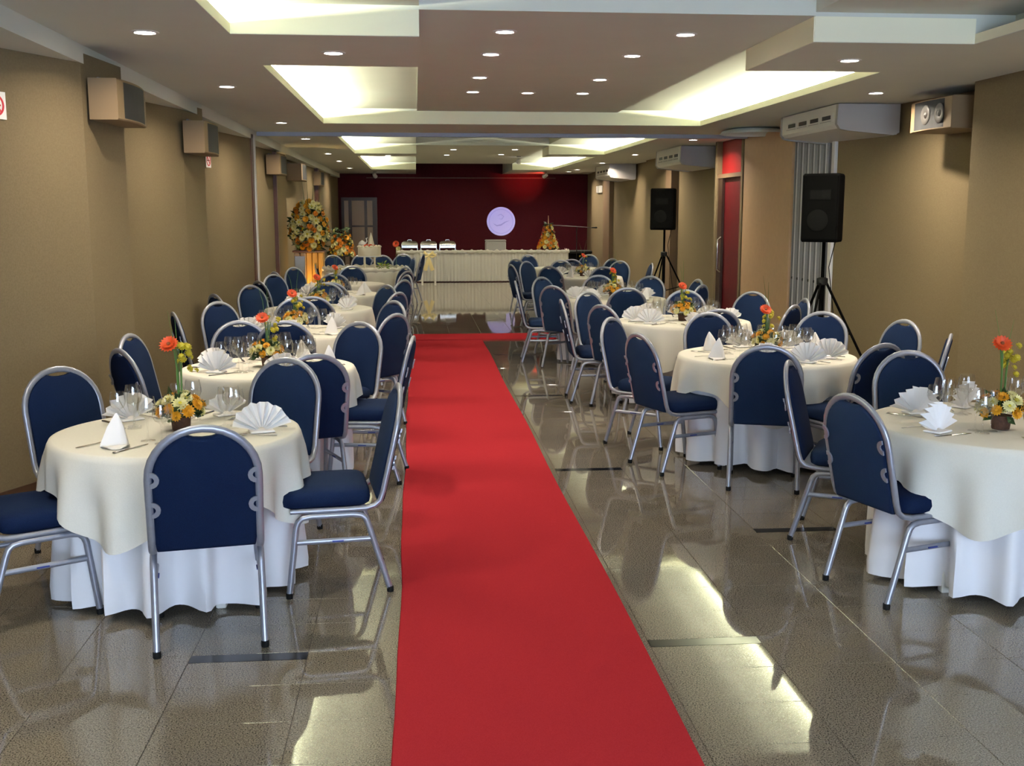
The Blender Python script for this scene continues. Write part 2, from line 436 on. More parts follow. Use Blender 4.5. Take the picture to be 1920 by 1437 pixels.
# cream fascias on the faces that look back at the camera
def fascia(x0, x1, y): MB().box(x0, x1, y-.006, y, ZC+.002, ZR-.001).build('fascia', 'paint_cream', ceiling)
fascia(RX0, CX0, 6.83); fascia(CX1, RX1, 6.83); fascia(RX0, RX1, 13.53)
fascia(RX0, CX0, 20.45); fascia(CX1, RX1, 20.45); fascia(RX0, CX0, 28.2); fascia(CX1, RX1, 28.2)
MB().box(CX1-.006, CX1, 6.83, 8.24, ZC+.002, ZR-.001).build('fascia', 'paint_cream', ceiling)
MB().box(CX1-.006, CX1, 20.45, 21.45, ZC+.002, ZR-.001).build('fascia', 'paint_cream', ceiling)
for (ya, yb_) in recs:
    for xa, xb, lx in ((TX0, RX0, RX0), (RX1, TX1, RX1)):
        sg = 1 if xa == TX0 else -1
        MB().box(xa, xb, ya, yb_, ZC, ZC+.012).build('cove_ledge', 'paint', ceiling)
        lip = MB()
        a_, b_ = sorted((lx+sg*.0015, lx-sg*.018))
        lip.box(a_, b_, ya, yb_, ZC+.002, ZC+.062)
        lip.build('cove_lip', 'paint_cream', ceiling)
        cxm = xa+.10 if sg == 1 else xb-.10
        lit = not (ya == 1.2 and sg == -1)          # the near right strip is switched off
        L = yb_-ya
        cov = thing('fluorescent_strip', '%s-hand fluorescent strip in the %s ceiling cove from the camera' %
                    ('left' if sg == 1 else 'right', {1.2: 'nearest', 8.24: 'second', 15.9: 'third', 21.45: 'farthest'}[ya]), 'light', (cxm, (ya+yb_)/2, ZC+.012))
        n_t = max(2, round(L/1.3)); tl = (L-.3)/n_t
        MB().box(-.03, .03, -L/2+.12, L/2-.12, 0, .012).build('batten', 'ring_white', cov)
        tp = None
        for k in range(n_t):
            yc = -L/2+.15+tl*(k+.5)
            if tp is None:
                tp = MB().tube([(0, -tl/2+.03, 0), (0, tl/2-.03, 0)], .010, 8).build('tube', 'tube_glow' if lit else 'ring_white', cov, True); o = tp
            else: o = share(tp, cov)
            o.location = (0, yc, .024)
        if lit: area('cove_light', (0, 0, .036), (PI, 0, 0), .07, L-.4, COVE_W*(L-.4), (1.0, 0.968, 0.70), parent=cov)
# operable-wall track across the ceiling
tr = MB(); tr.box(-2.08, 4.59, 15.02, 15.05, 2.70, 2.75); tr.box(-2.08, 4.59, 15.09, 15.12, 2.70, 2.75); tr.box(-2.08, 4.59, 15.05, 15.09, 2.735, 2.75)
struct(tr.build('trim_12', 'alu'), 'metal partition track crossing the ceiling')

# ------------------------------------------------------------------ downlights
ring_me = glow_me = None
def downlight(x, y, z, where, k=1.0):
    global ring_me, glow_me
    t = thing('recessed_downlight', where, 'light', (x, y, z), 0, 'recessed ceiling downlights')
    if ring_me is None:
        ring_me = MB().lathe([(.058, -.002), (.062, -.007), (.080, -.004), (.082, 0.0)], 24).build('trim_ring', 'ring_white', t, True)
        glow_me = MB().lathe([(.001, .0), (.04, -.003), (.058, -.0035)], 20, cap0=True).build('lamp', 'lamp_glow', t, True)
    else:
        share(ring_me, t, name='trim_ring'); share(glow_me, t, name='lamp')
    area('downlight_beam', (0, 0, -.012), (0, 0, 0), .1, .1, DOWN_W*k, (1.0, 0.86, 0.68), 'DISK', math.radians(150), t)
od = ['first', 'second', 'third', 'fourth', 'fifth', 'sixth', 'seventh', 'eighth', 'ninth']
for i, y in enumerate([6.8, 9.63, 13.45, 16.36, 20.5, 23.5, 27.25]):
    downlight(-1.567, y, ZC, '%s downlight from the camera in the row along the left wall' % od[i])
for i, y in enumerate([9.64, 16.1, 20.4, 24.0, 27.77, 29.3]):
    downlight(4.10, y, ZC, '%s downlight from the camera in the row along the right wall' % od[i], 2.0)
downlight(-0.526, 7.56, ZC, 'downlight on the left cross band between two lit coves')
downlight(3.035, 7.61, ZC, 'downlight on the right cross band between two lit coves')
downlight(-0.49, 21.1, ZC, 'downlight on the far left cross band beyond the track')
for i, (x, y) in enumerate([(.62, 7.58), (.60, 8.65), (.60, 10.13), (.60, 11.33)]):
    downlight(x, y, ZR, '%s downlight in the left file of the central ceiling panel' % od[i], .18)
for i, (x, y) in enumerate([(1.86, 7.59), (1.70, 8.64), (1.71, 10.2), (1.73, 11.38)]):
    downlight(x, y, ZR, '%s downlight in the right file of the central ceiling panel' % od[i], .18)
downlight(1.163, 11.38, ZR, 'middle downlight of the three at the end of the central panel', .18)
for i, (x, y) in enumerate([(.77, 21.8), (1.97, 21.7), (.70, 23.9), (1.85, 23.6)]):
    downlight(x, y, ZR, ['near left', 'near right', 'far left', 'far right'][i]+' downlight of the four in the far central panel', .6)
for x, y, w in [(-1.567, 3.9, 'nearest left'), (4.10, 3.9, 'nearest right'), (4.10, 6.9, 'second nearest right')]:  # unseen lamps carrying on the wall rows, added for their light
    downlight(x, y, ZC, w+' unseen wall-side downlight added at the camera end of the hall')

# ------------------------------------------------------------------ red runner
def carpet(name, x0, x1, y0, y1, label, z=.008, wob=0):
    n = max(2, int((y1-y0)/.25)); rings = []
    for k in range(n+1):
        y = y0+(y1-y0)*k/n
        a = x0+wob*math.sin(k*.55)+wob*.5*math.sin(k*1.3+1); c = x1+wob*math.sin(k*.4+2)
        rings.append([(a, y, 0.0005), (a+.004, y, z), (c-.004, y, z), (c, y, 0.0005)])
    return tag(MB().loft(rings, True, True).build(name, 'carpet'), label, 'carpet')
carpet('carpet_runner', -.092, .882, 1.0, 14.42, 'long red carpet runner down the middle aisle', .009, .006)
carpet('carpet_runner', -.05, 2.0, 14.46, 15.15, 'short red carpet laid crosswise at the far end of the runner', .016)

# ------------------------------------------------------------------ banquet chair
def chair_proto():
    t = thing('banquet_chair', 'x', 'chair', (0,0,0), 0, 'blue banquet chairs')
    yb0, zb0, yb1, zb1 = -.190, .42, -.305, .92
    L = math.hypot(yb1-yb0, zb1-zb0); uy, uz = (yb1-yb0)/L, (zb1-zb0)/L
    P = lambda x, s, o=0.0: (x, yb0+uy*s+uz*o, zb0+uz*s-uy*o)     # s up the back, o forward off its plane
    hw = .202; sc = L-hw-.010
    # seat
    def rr(hx, hy, c, z, yo=.055):
        pts = []
        for q, (sx, sy) in enumerate(((1,1),(-1,1),(-1,-1),(1,-1))):
            for k in range(5):
                a = PI/2*q+PI/2*k/4
                pts.append((sx*(hx-c)+c*math.cos(a), yo+sy*(hy-c)+c*math.sin(a), z))
        return pts
    MB().loft([rr(.195,.185,.05,.408), rr(.208,.198,.055,.418), rr(.212,.202,.06,.44), rr(.209,.199,.06,.468), rr(.192,.182,.055,.483), rr(.12,.11,.05,.491)], True, True).build('seat', 'chair_fabric', t, True)
    # back pad with the dip that leaves the hand slot open at the top
    def outline(i):
        pts = []; h = hw-.011-i
        n = 18
        pts.append((h-.006, -.005+i)); pts.append((h, .03))
        for k in range(n+1):
            a = PI*k/n; x = h*math.cos(a); s = sc+h*math.sin(a)
            dip = .024*max(0.0, 1-(x/.055)**2)**.6 if abs(x) < .055 else 0
            pts.append((x, s-dip))
        pts.append((-h, .03)); pts.append((-h+.006, -.005+i))
        return pts
    th = .019
    rings = [[P(x, s, o) for x, s in outline(i)] for i, o in ((.016, -th), (.004, -th+.006), (0, 0), (.004, th-.004), (.020, th+.004))]
    MB().loft(list(reversed(rings)), True, True).build('backrest', 'chair_fabric', t, True)
    # bent oval tube: seat rail, upright, arch, upright, seat rail
    path = [(hw-.004, .21, .396), (hw-.002, -.06, .396), (hw, -.125, .398), (hw, -.162, .407), (hw, -.187, .428)]
    path += [P(hw, s) for s in (.05, .15, sc)]
    arch = [P(hw*math.cos(PI*k/16), sc+hw*math.sin(PI*k/16)) for k in range(1, 16)]
    full = path+arch+[(-x, y, z) for x, y, z in reversed(path)]
    bf = MB().tube(full, .0165, 10, .0125, up=(1,0,0)).build('back_frame', 'chair_metal', t, True)
    # ring brackets on the rear of the back
    bp = None
    for sx in (-1, 1):
        for s_ in (.185, .31):
            m_ = MB(); rings = []
            for k in range(9):
                a = -PI/2+PI*k/8
                for_ = []
                c_, s2 = math.cos(a), math.sin(a)
                for rr_, oo in ((.015, -.020), (.033, -.020), (.033, -.027), (.015, -.027)):
                    x = sx*(hw-.008-rr_*c_); for_.append(P(x, s_+rr_*s2, oo))
                rings.append(for_)
            m_.loft(rings, True, True).build('bracket', 'chair_metal', bf)
    # legs, each with a rubber foot
    for sx in (-1, 1):
        for sy in (-1, 1):
            x = sx*(hw+.003); y0_ = .02; yt = .02+sy*(.135 if sy < 0 else .15); yf = sy*.225
            pts = [(x, .02, .372), (x, yt-sy*.05, .372), (x, yt-sy*.012, .366), (x, yt+sy*.006, .35), (x, yt+sy*.016, .325), (x, yf, .012)]
            lg = MB().tube(pts, .0142, 8, up=(1,0,0)).build('leg', 'chair_metal', t, True)
            MB().lathe([(.0148, .0), (.016, .004), (.016, .022), (.0148, .026)], 10, (x, yf, 0), True, True).build('rubber_foot', 'rubber', lg, True)
        x = sx*(hw+.003); z = .255
        st = MB().tube([(x, -.145, z), (x, .195, z)], .0095, 8, .0125, up=(1,0,0)).build('stretcher', 'chair_metal', t, True)
        MB().box(x-.0128*0-.0138, x+.0138, -.02, .03, z-.003, z+.003).build('maker_sticker', 'sticker', st)
    snapshot(t)
    return t
CH = chair_proto()
n_ch = 0
def chair(root, d, label, far=False):
    """root on the floor, facing direction d"""
    global n_ch
    rz = math.atan2(d[1], d[0])-PI/2
    if n_ch == 0:
        CH.location = (root[0], root[1], 0); CH.rotation_euler = (0, 0, rz); CH['label'] = label; o = CH
    else:
        o = dup(CH, (root[0], root[1], 0), rz, label, None, ('rubber_foot', 'maker_sticker') if far else ())
    n_ch += 1
    return o
def norm(v):
    l = math.hypot(*v); return (v[0]/l, v[1]/l)
def chair_top(T, ctr, label, far=False, turn=0, face=None):
    d = face or norm((ctr[0]-T[0], ctr[1]-T[1]))
    if turn:
        c, s = math.cos(math.radians(turn)), math.sin(math.radians(turn)); d = (d[0]*c-d[1]*s, d[0]*s+d[1]*c)
    return chair((T[0]+.305*d[0], T[1]+.305*d[1]), d, label, far)

# ------------------------------------------------------------------ round tables
def skirt_mesh(R, seed, H=.715):
    rnd = random.Random(seed); n = 144; nf = 15
    ph = [rnd.uniform(0, 2*PI) for _ in range(4)]
    rings = []
    for t_ in (0, .02, .08, .2, .4, .6, .8, .93, 1.0):
        z = H-(H-.034)*t_; r = []
        for j in range(n):
            a = 2*PI*j/n
            w = math.sin(nf*a+ph[0]+1.3*math.sin(2*a+ph[1])+.5*math.sin(nf*a))+.5*math.sin(7*a+ph[2])
            amp = .062*min(1, max(0, (t_-.12)*1.25))
            rad = R-.024+.006*min(1, t_*20)-.03*t_+amp*w
            zz = z+(.012*math.sin(3*a+ph[3]) if t_ == 1 else 0)
            r.append((rad*math.cos(a), rad*math.sin(a), zz))
        rings.append(r)
    b = MB().loft([[(R*.3*math.cos(2*PI*j/n), R*.3*math.sin(2*PI*j/n), H) for j in range(n)]]+rings, False, False)
    return b
def topper_mesh(R, seed, H=.722):
    rnd = random.Random(seed); n = 160; p0 = rnd.uniform(0, 6)
    rings = [[(r*math.cos(2*PI*j/n), r*math.sin(2*PI*j/n), H) for j in range(n)] for r in (.04, R*.6, R-.012)]
    rings.append([((R+.004)*math.cos(2*PI*j/n), (R+.004)*math.sin(2*PI*j/n), H-.004) for j in range(n)])
    for t_ in (.06, .15, .3, .5, .75, 1.0):
        r = []
        for j in range(n):
            a = 2*PI*j/n
            cw = abs(math.sin(2*a))              # 1 at the four corners of the square
            d = .185+.20*cw**2.2
            u = a % (PI/2)-PI/4
            fold = .030*math.cos(u*15+.4*math.sin(p0+a))*(.35+.65*cw)+.010*math.sin(9*a+p0)
            rad = R+.010+.016*min(1, t_*3)+fold*min(1, t_*1.6)*(.4+t_*.8)+.012*t_
            r.append((rad*math.cos(a), rad*math.sin(a), H-.010-d*t_))
        rings.append(r)
    return MB().loft(rings, True, False)
def legs_mesh(R): 
    b = MB(); b.lathe([(R-.02, .69), (R-.005, .695), (R-.005, .708), (R-.02, .712)], 48, cap0=True, cap1=True); return b
SK = {}
def round_table(ctr, R, rot, ordn, row, cake=False):
    where = '%s table of the %s row' % (ordn, row)
    t = thing('round_table', 'round banquet table under white cloths, %s row, %s from the camera' % (row, ordn), 'table', (*ctr, 0), 0, 'round banquet tables')
    key = round(R, 2)
    if key not in SK:
        a = legs_mesh(R).build('tabletop', 'dark_wood', t)
        lgs = []
        for q in range(4):
            an = .6+q*PI/2; lgs.append(MB().cbox(R*.74*math.cos(an)-.022, R*.74*math.cos(an)+.022, R*.74*math.sin(an)-.022, R*.74*math.sin(an)+.022, 0, .69, .004).build('leg', 'plastic_white', t))
        sk = [skirt_mesh(R, s).build('tablecloth', 'cloth_skirt', None, 75) for s in (1, 2)]
        tp = [topper_mesh(R, s).build('table_topper', 'cloth_top', None, 75) for s in (3, 4)]
        SK[key] = [a]+lgs+[sk, tp, 0]
    else:
        for q in SK[key][:5]: share(q, t)
    k = SK[key][7]; SK[key][7] += 1
    for lst, nm in ((SK[key][5], 'tablecloth'), (SK[key][6], 'table_topper')):
        o = lst[k] if k < 2 else share(lst[k % 2])
        o.location = (*ctr, 0); o.rotation_euler = (0, 0, rot+(0 if nm == 'table_topper' else k*1.1))
        if nm == 'tablecloth': tag(o, 'floor-length white satin tablecloth on the '+where, 'tablecloth', 'round table skirts')
        else: tag(o, 'square ivory top cloth with hanging corners on the '+where, 'tablecloth', 'square top cloths')
    return where
def trim_unused():
    for k in SK:
        if SK[k][7] < 2:
            for lst in SK[k][5:7]: bpy.data.objects.remove(lst[1])

# ---- tableware prototypes (mesh data shared between copies)
def proto_obj(b, name, material, smooth=True):
    o = b.build(name, material, None, smooth); COL.objects.unlink(o); return o
def goblet(h, rb, rt, bowl):
    zb = h-bowl
    return MB().lathe([(.0005, .004), (.010, .0045), (.030, .002), (.032, 0), (.031, .0025), (.012, .006), (.0042, .014), (.0036, zb*.6), (.0045, zb-.004),
        (.012, zb+.004), (rb*.75, zb+bowl*.14), (rb, zb+bowl*.38), (rb*.99, zb+bowl*.6), (rt, h), (rt-.0012, h), (rb*.97, zb+bowl*.6), (rb*.97, zb+bowl*.38), (rb*.72, zb+bowl*.15), (.008, zb+.007)], 18)
G = [proto_obj(goblet(.195, .040, .033, .095), 'wine_glass', 'glass'), proto_obj(goblet(.172, .036, .030, .085), 'wine_glass', 'glass'), proto_obj(goblet(.185, .027, .024, .12), 'wine_glass', 'glass')]
def fan_napkin(n=9, r=.135, spread=2.5, tilt=.35, seed=0):
    """accordion-pleated fan standing on a folded base"""
    rnd = random.Random(seed); b = MB(); ro, ri = [], []
    m = 2*n
    rows = []
    for rad in (.02, .06, .10, r):
        row = []
        for k in range(m+1):
            a = PI/2-spread/2+spread*k/m
            dep = (.014 if k % 2 else -.014)*(.35+rad/r)
            rr_ = rad*(1+.03*math.sin(k*1.7+seed)*(rad > .12))
            row.append((rr_*math.cos(a), dep+rr_*math.sin(a)*tilt*.35-.01, max(.004, rr_*math.sin(a)*.98)+.002))
        rows.append(row)
    b.loft(rows, closed=False)
    back = [[(x*.98, y+.004, z) for x, y, z in row] for row in rows]
    b.loft([list(reversed(r_)) for r_ in back], closed=False)
    b.loft([rows[-1], back[-1]], closed=False)
    b.cbox(-.055, .055, -.05, .035, 0.0005, .010, .004)
    return b
def cone_napkin(seed=0):
    rnd = random.Random(seed); rings = []
    for t_, rad in ((0, .052), (.06, .050), (.3, .042), (.6, .030), (.85, .014), (1, .003)):
        r = []
        for j in range(16):
            a = 2*PI*j/16
            rr_ = rad*(1+.16*math.cos(3*a+seed)+.06*math.cos(7*a))
            r.append((rr_*math.cos(a)*1.05+.012*t_, rr_*math.sin(a)*.8+.02*t_, .002+.135*t_+(.012*math.cos(2*a) if 0 < t_ < .2 else 0)))
        rings.append(r)
    b = MB().loft(rings, True, True)
    # one loose leaf of cloth lying out in front
    b.loft([[(-.06, -.02, .003), (.06, -.02, .003)], [(-.05, -.06, .012), (.055, -.06, .014)], [(-.01, -.095, .002), (.015, -.095, .002)]], closed=False)
    b.loft([[(.06, -.02, .0015), (-.06, -.02, .0015)], [(.055, -.06, .0105), (-.05, -.06, .0085)], [(.015, -.095, .0005), (-.01, -.095, .0005)]], closed=False)
    return b
NAP = [proto_obj(fan_napkin(9, .135, 2.6, .35, 1), 'folded_napkin', 'napkin', False), proto_obj(fan_napkin(6, .115, 2.3, .6, 5), 'folded_napkin', 'napkin', False), proto_obj(cone_napkin(2), 'folded_napkin', 'napkin', 60)]
def knife_b():
    b = MB(); rings = []
    for y, w, z in ((-.10, .004, .001), (-.095, .007, .0045), (-.02, .006, .0045), (-.01, .004, .0035), (0, .008, .002), (.07, .0085, .0018), (.095, .006, .0015), (.105, .001, .001)):
        rings.append([(-w, y, .0004), (w, y, .0004), (w*.8, y, z), (-w*.8, y, z)])
    return b.loft(rings, True, True)
def fork_b():
    b = MB(); rings = []
    for y, w, z in ((-.10, .005, .003), (-.08, .0045, .004), (0, .003, .004), (.03, .004, .005), (.045, .012, .006), (.06, .0125, .004)):
        rings.append([(-w, y, z-.0022), (w, y, z-.0022), (w, y, z), (-w, y, z)])
    b.loft(rings, True, True)
    for k in range(4):
        x = -.0105+k*.007
        b.loft([[(x-.0018, y, z-.002), (x+.0018, y, z-.002), (x+.0018, y, z), (x-.0018, y, z)] for y, z in ((.06, .004), (.08, .003), (.10, .006))], True, True)
    return b
KN = proto_obj(knife_b(), 'table_knife', 'steel'); FK = proto_obj(fork_b(), 'table_fork', 'steel')
USED = set()
def put(p, loc, rz, label, cat, group, rx=0):
    o = p if p.name not in USED else p.copy()
    USED.add(p.name)
    COL.objects.link(o); o.location = loc; o.rotation_euler = (rx, 0, rz)
    return tag(o, label, cat, group)
TT = .7235
def side_word(a):
    names = ['aisle', 'far aisle', 'far', 'far wall', 'wall', 'near wall', 'near', 'near aisle']
    return names
def place_name(dx, dy, row):
    a = math.degrees(math.atan2(dy, dx)) % 360
    k = int(((a+22.5) % 360)//45)
    right = ['right', 'far-right', 'far', 'far-left', 'left', 'near-left', 'near', 'near-right'][k]
    return right
def setting(ctr, R, a, where, pl, level, seed):
    """napkin, glasses and cutlery of one place; a = direction of the diner from the table centre"""
    rnd = random.Random(seed)
    ca, sa = math.cos(a), math.sin(a)
    L = lambda r, s: (ctr[0]+ca*r-sa*s, ctr[1]+sa*r+ca*s)
    rz = a+PI/2
    k = 2 if rnd.random() < .22 else (0 if rnd.random() < .6 else 1)
    p = L(R*.70+rnd.uniform(-.02, .02), rnd.uniform(-.02, .02))
    put(NAP[k], (*p, TT), rnd.uniform(-.75, .75)+(PI if sa > 0.3 else 0), '%s white napkin at the %s place, %s' % (['pleated fan', 'narrow fan', 'pointed cone'][k], pl, where), 'napkin', 'folded napkins')
    nm = ['tallest', 'middle', 'slender']
    gl = [(R*.44, .06), (R*.46, .135), (R*.36, .11)]
    for g in range(3 if level == 2 else 2):
        q = L(gl[g][0]+rnd.uniform(-.015, .015), gl[g][1]+rnd.uniform(-.015, .015))
        put(G[g], (*q, TT), 0, '%s stemmed glass at the %s place, %s' % (nm[g], pl, where), 'glass', 'stemmed glasses')
    if level >= 1:
        for P_, s_, w_ in ((KN, .10, 'knife'), (FK, -.10, 'fork')):
            q = L(R*.70, s_)
            put(P_, (*q, TT), rz+rnd.uniform(-.12, .12), 'steel %s at the %s place, %s' % (w_, pl, where), w_, 'table '+w_+'s')

# ---- flowers
def mum(n_layers=3, n=13, r=.032):
    b = MB(); b.cur = 0
    for l in range(n_layers):
        rr_ = r*(1-.24*l); el = .15+.42*l
        for k in range(n-2*l):
            a = 2*PI*k/(n-2*l)+l*.3
            ca, sa = math.cos(a), math.sin(a); w = rr_*.24
            def Q(d, s, z): return (ca*d-sa*s, sa*d+ca*s, z)
            z0 = .004+.004*l
            b.add([Q(.004, 0, z0), Q(rr_*.6, -w, z0+rr_*.6*math.sin(el)), Q(rr_, 0, z0+rr_*math.sin(el)*.95), Q(rr_*.6, w, z0+rr_*.6*math.sin(el)), Q(rr_*.6, 0, z0+rr_*.6*math.sin(el)-.003)],
                  [(0, 1, 4), (1, 2, 4), (2, 3, 4), (3, 0, 4), (0, 3, 1), (1, 3, 2)])
    b.cur = 1
    b.lathe([(.0105, .008), (.009, .015), (.004, .018)], 9, (0, 0, 0), True, True)
    return b
def gerbera(r=.048):
    b = mum(2, 17, r); return b
def bloom_proto(b, mats, name='bloom'):
    o = b.build(name, None, None, False, mats=mats); COL.objects.unlink(o); return o
BL = {'yellow': bloom_proto(mum(), ['yellow_petal', 'yellow_petal']), 'cream': bloom_proto(mum(3, 15, .036), ['cream_petal', 'cream_eye']),
      'lemon': bloom_proto(mum(2, 9, .016), ['lemon_petal', 'lemon_petal']), 'orange': bloom_proto(gerbera(), ['orange_petal', 'flower_eye']),
      'gold': bloom_proto(mum(), ['gold_petal', 'gold_petal']),
      'white': bloom_proto(mum(2, 8, .045), ['cream_petal', 'cream_eye'])}
def bloom(kind, parent, p, nrm, sc=1.0, spin=0):
    src = BL[kind]
    o = src if ('bl', kind) not in USED else src.copy()
    USED.add(('bl', kind)); COL.objects.link(o); o.parent = parent; o.location = p
    q = Vector((0, 0, 1)).rotation_difference(Vector(nrm).normalized())
    o.rotation_euler = (q @ Matrix.Rotation(spin, 3, 'Z').to_quaternion()).to_euler()
    o.scale = (sc, sc, sc)
    return o
def leaves(b, rnd, n, c, R, size, flat=.8, up=0.2):
    for _ in range(n):
        th = rnd.uniform(0, 2*PI); ph = math.acos(rnd.uniform(-.35, 1)); 
        d = Vector((math.sin(ph)*math.cos(th), math.sin(ph)*math.sin(th), math.cos(ph)*flat))
        p = Vector(c)+d*R*rnd.uniform(.35, .95)
        t = (d+Vector((rnd.uniform(-.5, .5), rnd.uniform(-.5, .5), up+rnd.uniform(-.4, .4)))).normalized()
        s = t.cross(Vector((rnd.uniform(-1, 1), rnd.uniform(-1, 1), rnd.uniform(-1, 1)))).normalized()
        l = size*rnd.uniform(.7, 1.3); w = l*.26
        u = t.cross(s)*l*.08
        b.add([p, p+t*l*.45-s*w, p+t*l, p+t*l*.45+s*w, p+t*l*.45-u], [(0, 1, 4), (1, 2, 4), (2, 3, 4), (3, 0, 4)])
def centrepiece(ctr, rz, where, seed, full=True, tall=.0, gerb=1):
    rnd = random.Random(seed)
    t = thing('flower_centrepiece', 'yellow and cream flowers in a brown pot on the '+where, 'flowers', (*ctr, TT), rz, 'table centrepieces')
    MB().lathe([(.036, 0), (.040, .004), (.045, .06), (.047, .065), (.040, .066)], 14, cap0=True, cap1=True).build('pot', 'pot', t, True)
    b = MB(); leaves(b, rnd, 90 if full else 50, (0, 0, .085), .085, .055)
    fo = b.build('foliage', 'leaf', t); fo['kind'] = 'stuff'
    n = 22 if full else 15
    for k in range(n):
        z = 1-1.18*(k+.5)/n; a = k*2.39996+seed
        s = math.sqrt(max(0, 1-z*z)); d = Vector((s*math.cos(a), s*math.sin(a), z))
        p = Vector((0, 0, .088))+Vector((d.x*.092, d.y*.092, d.z*.068))*rnd.uniform(.93, 1.06)
        bloom('yellow' if (k*3+seed) % 7 < 4 else 'cream', t, p, d+Vector((0, 0, .15)), rnd.uniform(.85, 1.08), rnd.uniform(0, 6))
    H_ = .30+tall
    st = MB()
    for k in range(5):
        a = rnd.uniform(0, 6.28); st.tube([(.008*math.cos(a), .008*math.sin(a), .08), (.012*math.cos(a), .012*math.sin(a), H_*.7), (.02*math.cos(a+.5), .02*math.sin(a), H_-.01)], .0028, 5)
    st.build('stem_bundle', 'stem', t, True)
    for k in range(2):
        a = 1.2+k*2.4+seed; bx, by = math.cos(a), math.sin(a)
        rr_ = [(.005*bx, .005*by, .10), (.012*bx, .012*by, .26), (.03*bx, .03*by, .42), (.06*bx, .06*by, .50+.05*k)]
        MB().tube(rr_, [.0022, .002, .0015, .0006], 5).build('grass_blade', 'stem', t, True)
    for k in range(14 if full else 8):
        a = rnd.uniform(0, 6.28); rad = rnd.uniform(.01, .05)
        bloom('lemon', t, (.03+rad*math.cos(a), rad*math.sin(a), H_-.13+.14*rnd.random()), (math.cos(a), math.sin(a), .8), rnd.uniform(.9, 1.4))
    for k in range(gerb):
        bloom('orange', t, (-.035-.02*k, -.01+.035*k, H_+.012-.03*k), (-.35, -.75 if k == 0 else -.2, .75), .95)
    return t

# ------------------------------------------------------------------ tables, settings and chairs
# (name, centre, radius, topper angle, detail level, chairs: (back-top position, label words))
LT = {
 1: ((-1.09, 4.97), .54, 0.50), 2: ((-.95, 7.03), .54, 0.1), 3: ((-1.0, 9.12), .54, .35), 4: ((-1.0, 11.32), .54, .6), 5: ((-.97, 13.3), .54, .2), 6: ((-.97, 15.15), .54, .4),
}
RT = {
 1: ((2.74, 4.80), .60, 0.15), 2: ((2.42, 7.32), .60, .55), 3: ((2.42, 9.72), .60, .25), 4: ((2.25, 12.35), .60, .5), 5: ((2.55, 16.6), .60, .3), 6: ((2.62, 19.1), .60, .1),
}
ORD = {1: 'first', 2: 'second', 3: 'third', 4: 'fourth', 5: 'fifth', 6: 'sixth', 7: 'last'}
W = {}
for k, (c, R, rot) in LT.items(): W['L', k] = round_table(c, R, rot, ORD[k], 'left')
for k, (c, R, rot) in RT.items(): W['R', k] = round_table(c, R, rot, ORD[k], 'right')
CK = (-.85, 18.75)
W['L', 7] = round_table(CK, .72, .2, 'last', 'left')
trim_unused()

LCH = {
 2: [(-.568, 6.09), (-1.72, 6.43), (-1.867, 7.22), (-1.29, 8.04), (-.40, 7.88), (-.02, 6.93)],
 3: [(-.956, 8.0), (-.157, 8.50), (-1.915, 8.77), (-1.75, 9.78), (-1.10, 10.15), (-.19, 9.75)],
 4: [(-.967, 10.30), (-.17, 10.80), (-1.94, 10.68), (-1.79, 11.96), (-1.0, 12.30), (-.30, 11.85)],
 5: [(-.957, 12.36), (-.135, 12.75), (-1.80, 12.69), (-1.8, 14.0), (-.10, 13.72)],
 6: [(-1.05, 14.18), (-1.86, 14.62), (-.11, 14.62), (-1.74, 15.75), (-.92, 16.05), (-.13, 15.72)],
}
RCH = {
 2: [(2.08, 6.27), (1.44, 6.98), (1.446, 8.05), (2.81, 6.29), (3.46, 6.75), (3.58, 7.68), (3.22, 8.37), (2.29, 8.40)],
 3: [(2.45, 8.66), (1.573, 9.16), (1.30, 9.75), (1.677, 10.66), (2.72, 10.85), (3.34, 10.56), (3.21, 9.0), (3.55, 9.67)],
 4: [(2.2, 11.22), (1.457, 11.6), (1.13, 12.43), (1.511, 13.15), (2.27, 13.5), (2.88, 13.22), (3.3, 12.54), (3.1, 11.6)],
 5: [(2.69, 15.52), (1.93, 15.72), (1.42, 16.3), (1.75, 17.36), (2.36, 17.72), (3.28, 17.35), (3.62, 16.55)],
 6: [(1.67, 18.2), (2.05, 20.0), (3.19, 19.95), (3.30, 18.2), (2.58, 18.02)],
}
SEEN = {}
def chair_label(key, T):
    c = (LT if key[0] == 'L' else RT)[key[1]][0]
    dx, dy = T[0]-c[0], T[1]-c[1]
    pl = place_name(dx, dy, key[0])
    # several chairs can share a sector: say which one
    k = (key, pl); SEEN[k] = SEEN.get(k, 0)+1
    extra = '' if SEEN[k] == 1 else ', nearer the wall'
    return 'blue arched-back chair, %s side of the %s%s' % (pl, W[key], extra), pl
# first left table: read chair by chair
c1 = LT[1][0]
chair((-.86, 4.36), norm((-.19, .98)), 'blue banquet chair with its back to the camera at the nearest left table')
chair((-.385, 4.95), norm((-.985, -.13)), 'blue banquet chair beside the red runner facing the nearest left table')
chair((-1.67, 4.66), (.85, .53), 'blue chair cut by the left frame edge, only seat and legs showing')
chair_top((-1.84, 5.70), c1, 'blue banquet chair against the tan wall left of the nearest left table')
chair_top((-.70, 5.95), c1, 'blue banquet chair facing the camera behind the nearest left table')
PL = {('L', 1): [(-.62, -1), (1, -.1), (-.85, -.53), (-.72, .72), (.38, 1)]}
for row, D, TB in (('L', LCH, LT), ('R', RCH, RT)):
    for k, lst in D.items():
        c = TB[k][0]; PL[row, k] = []
        for T in lst:
            lb, pl = chair_label((row, k), T)
            chair_top(T, c, lb, c[1] > 11)
            PL[row, k].append((T[0]-c[0], T[1]-c[1]))
c1 = RT[1][0]
chair_top((1.88, 4.53), c1, 'blue banquet chair turned three-quarters away, left of the nearest right table')
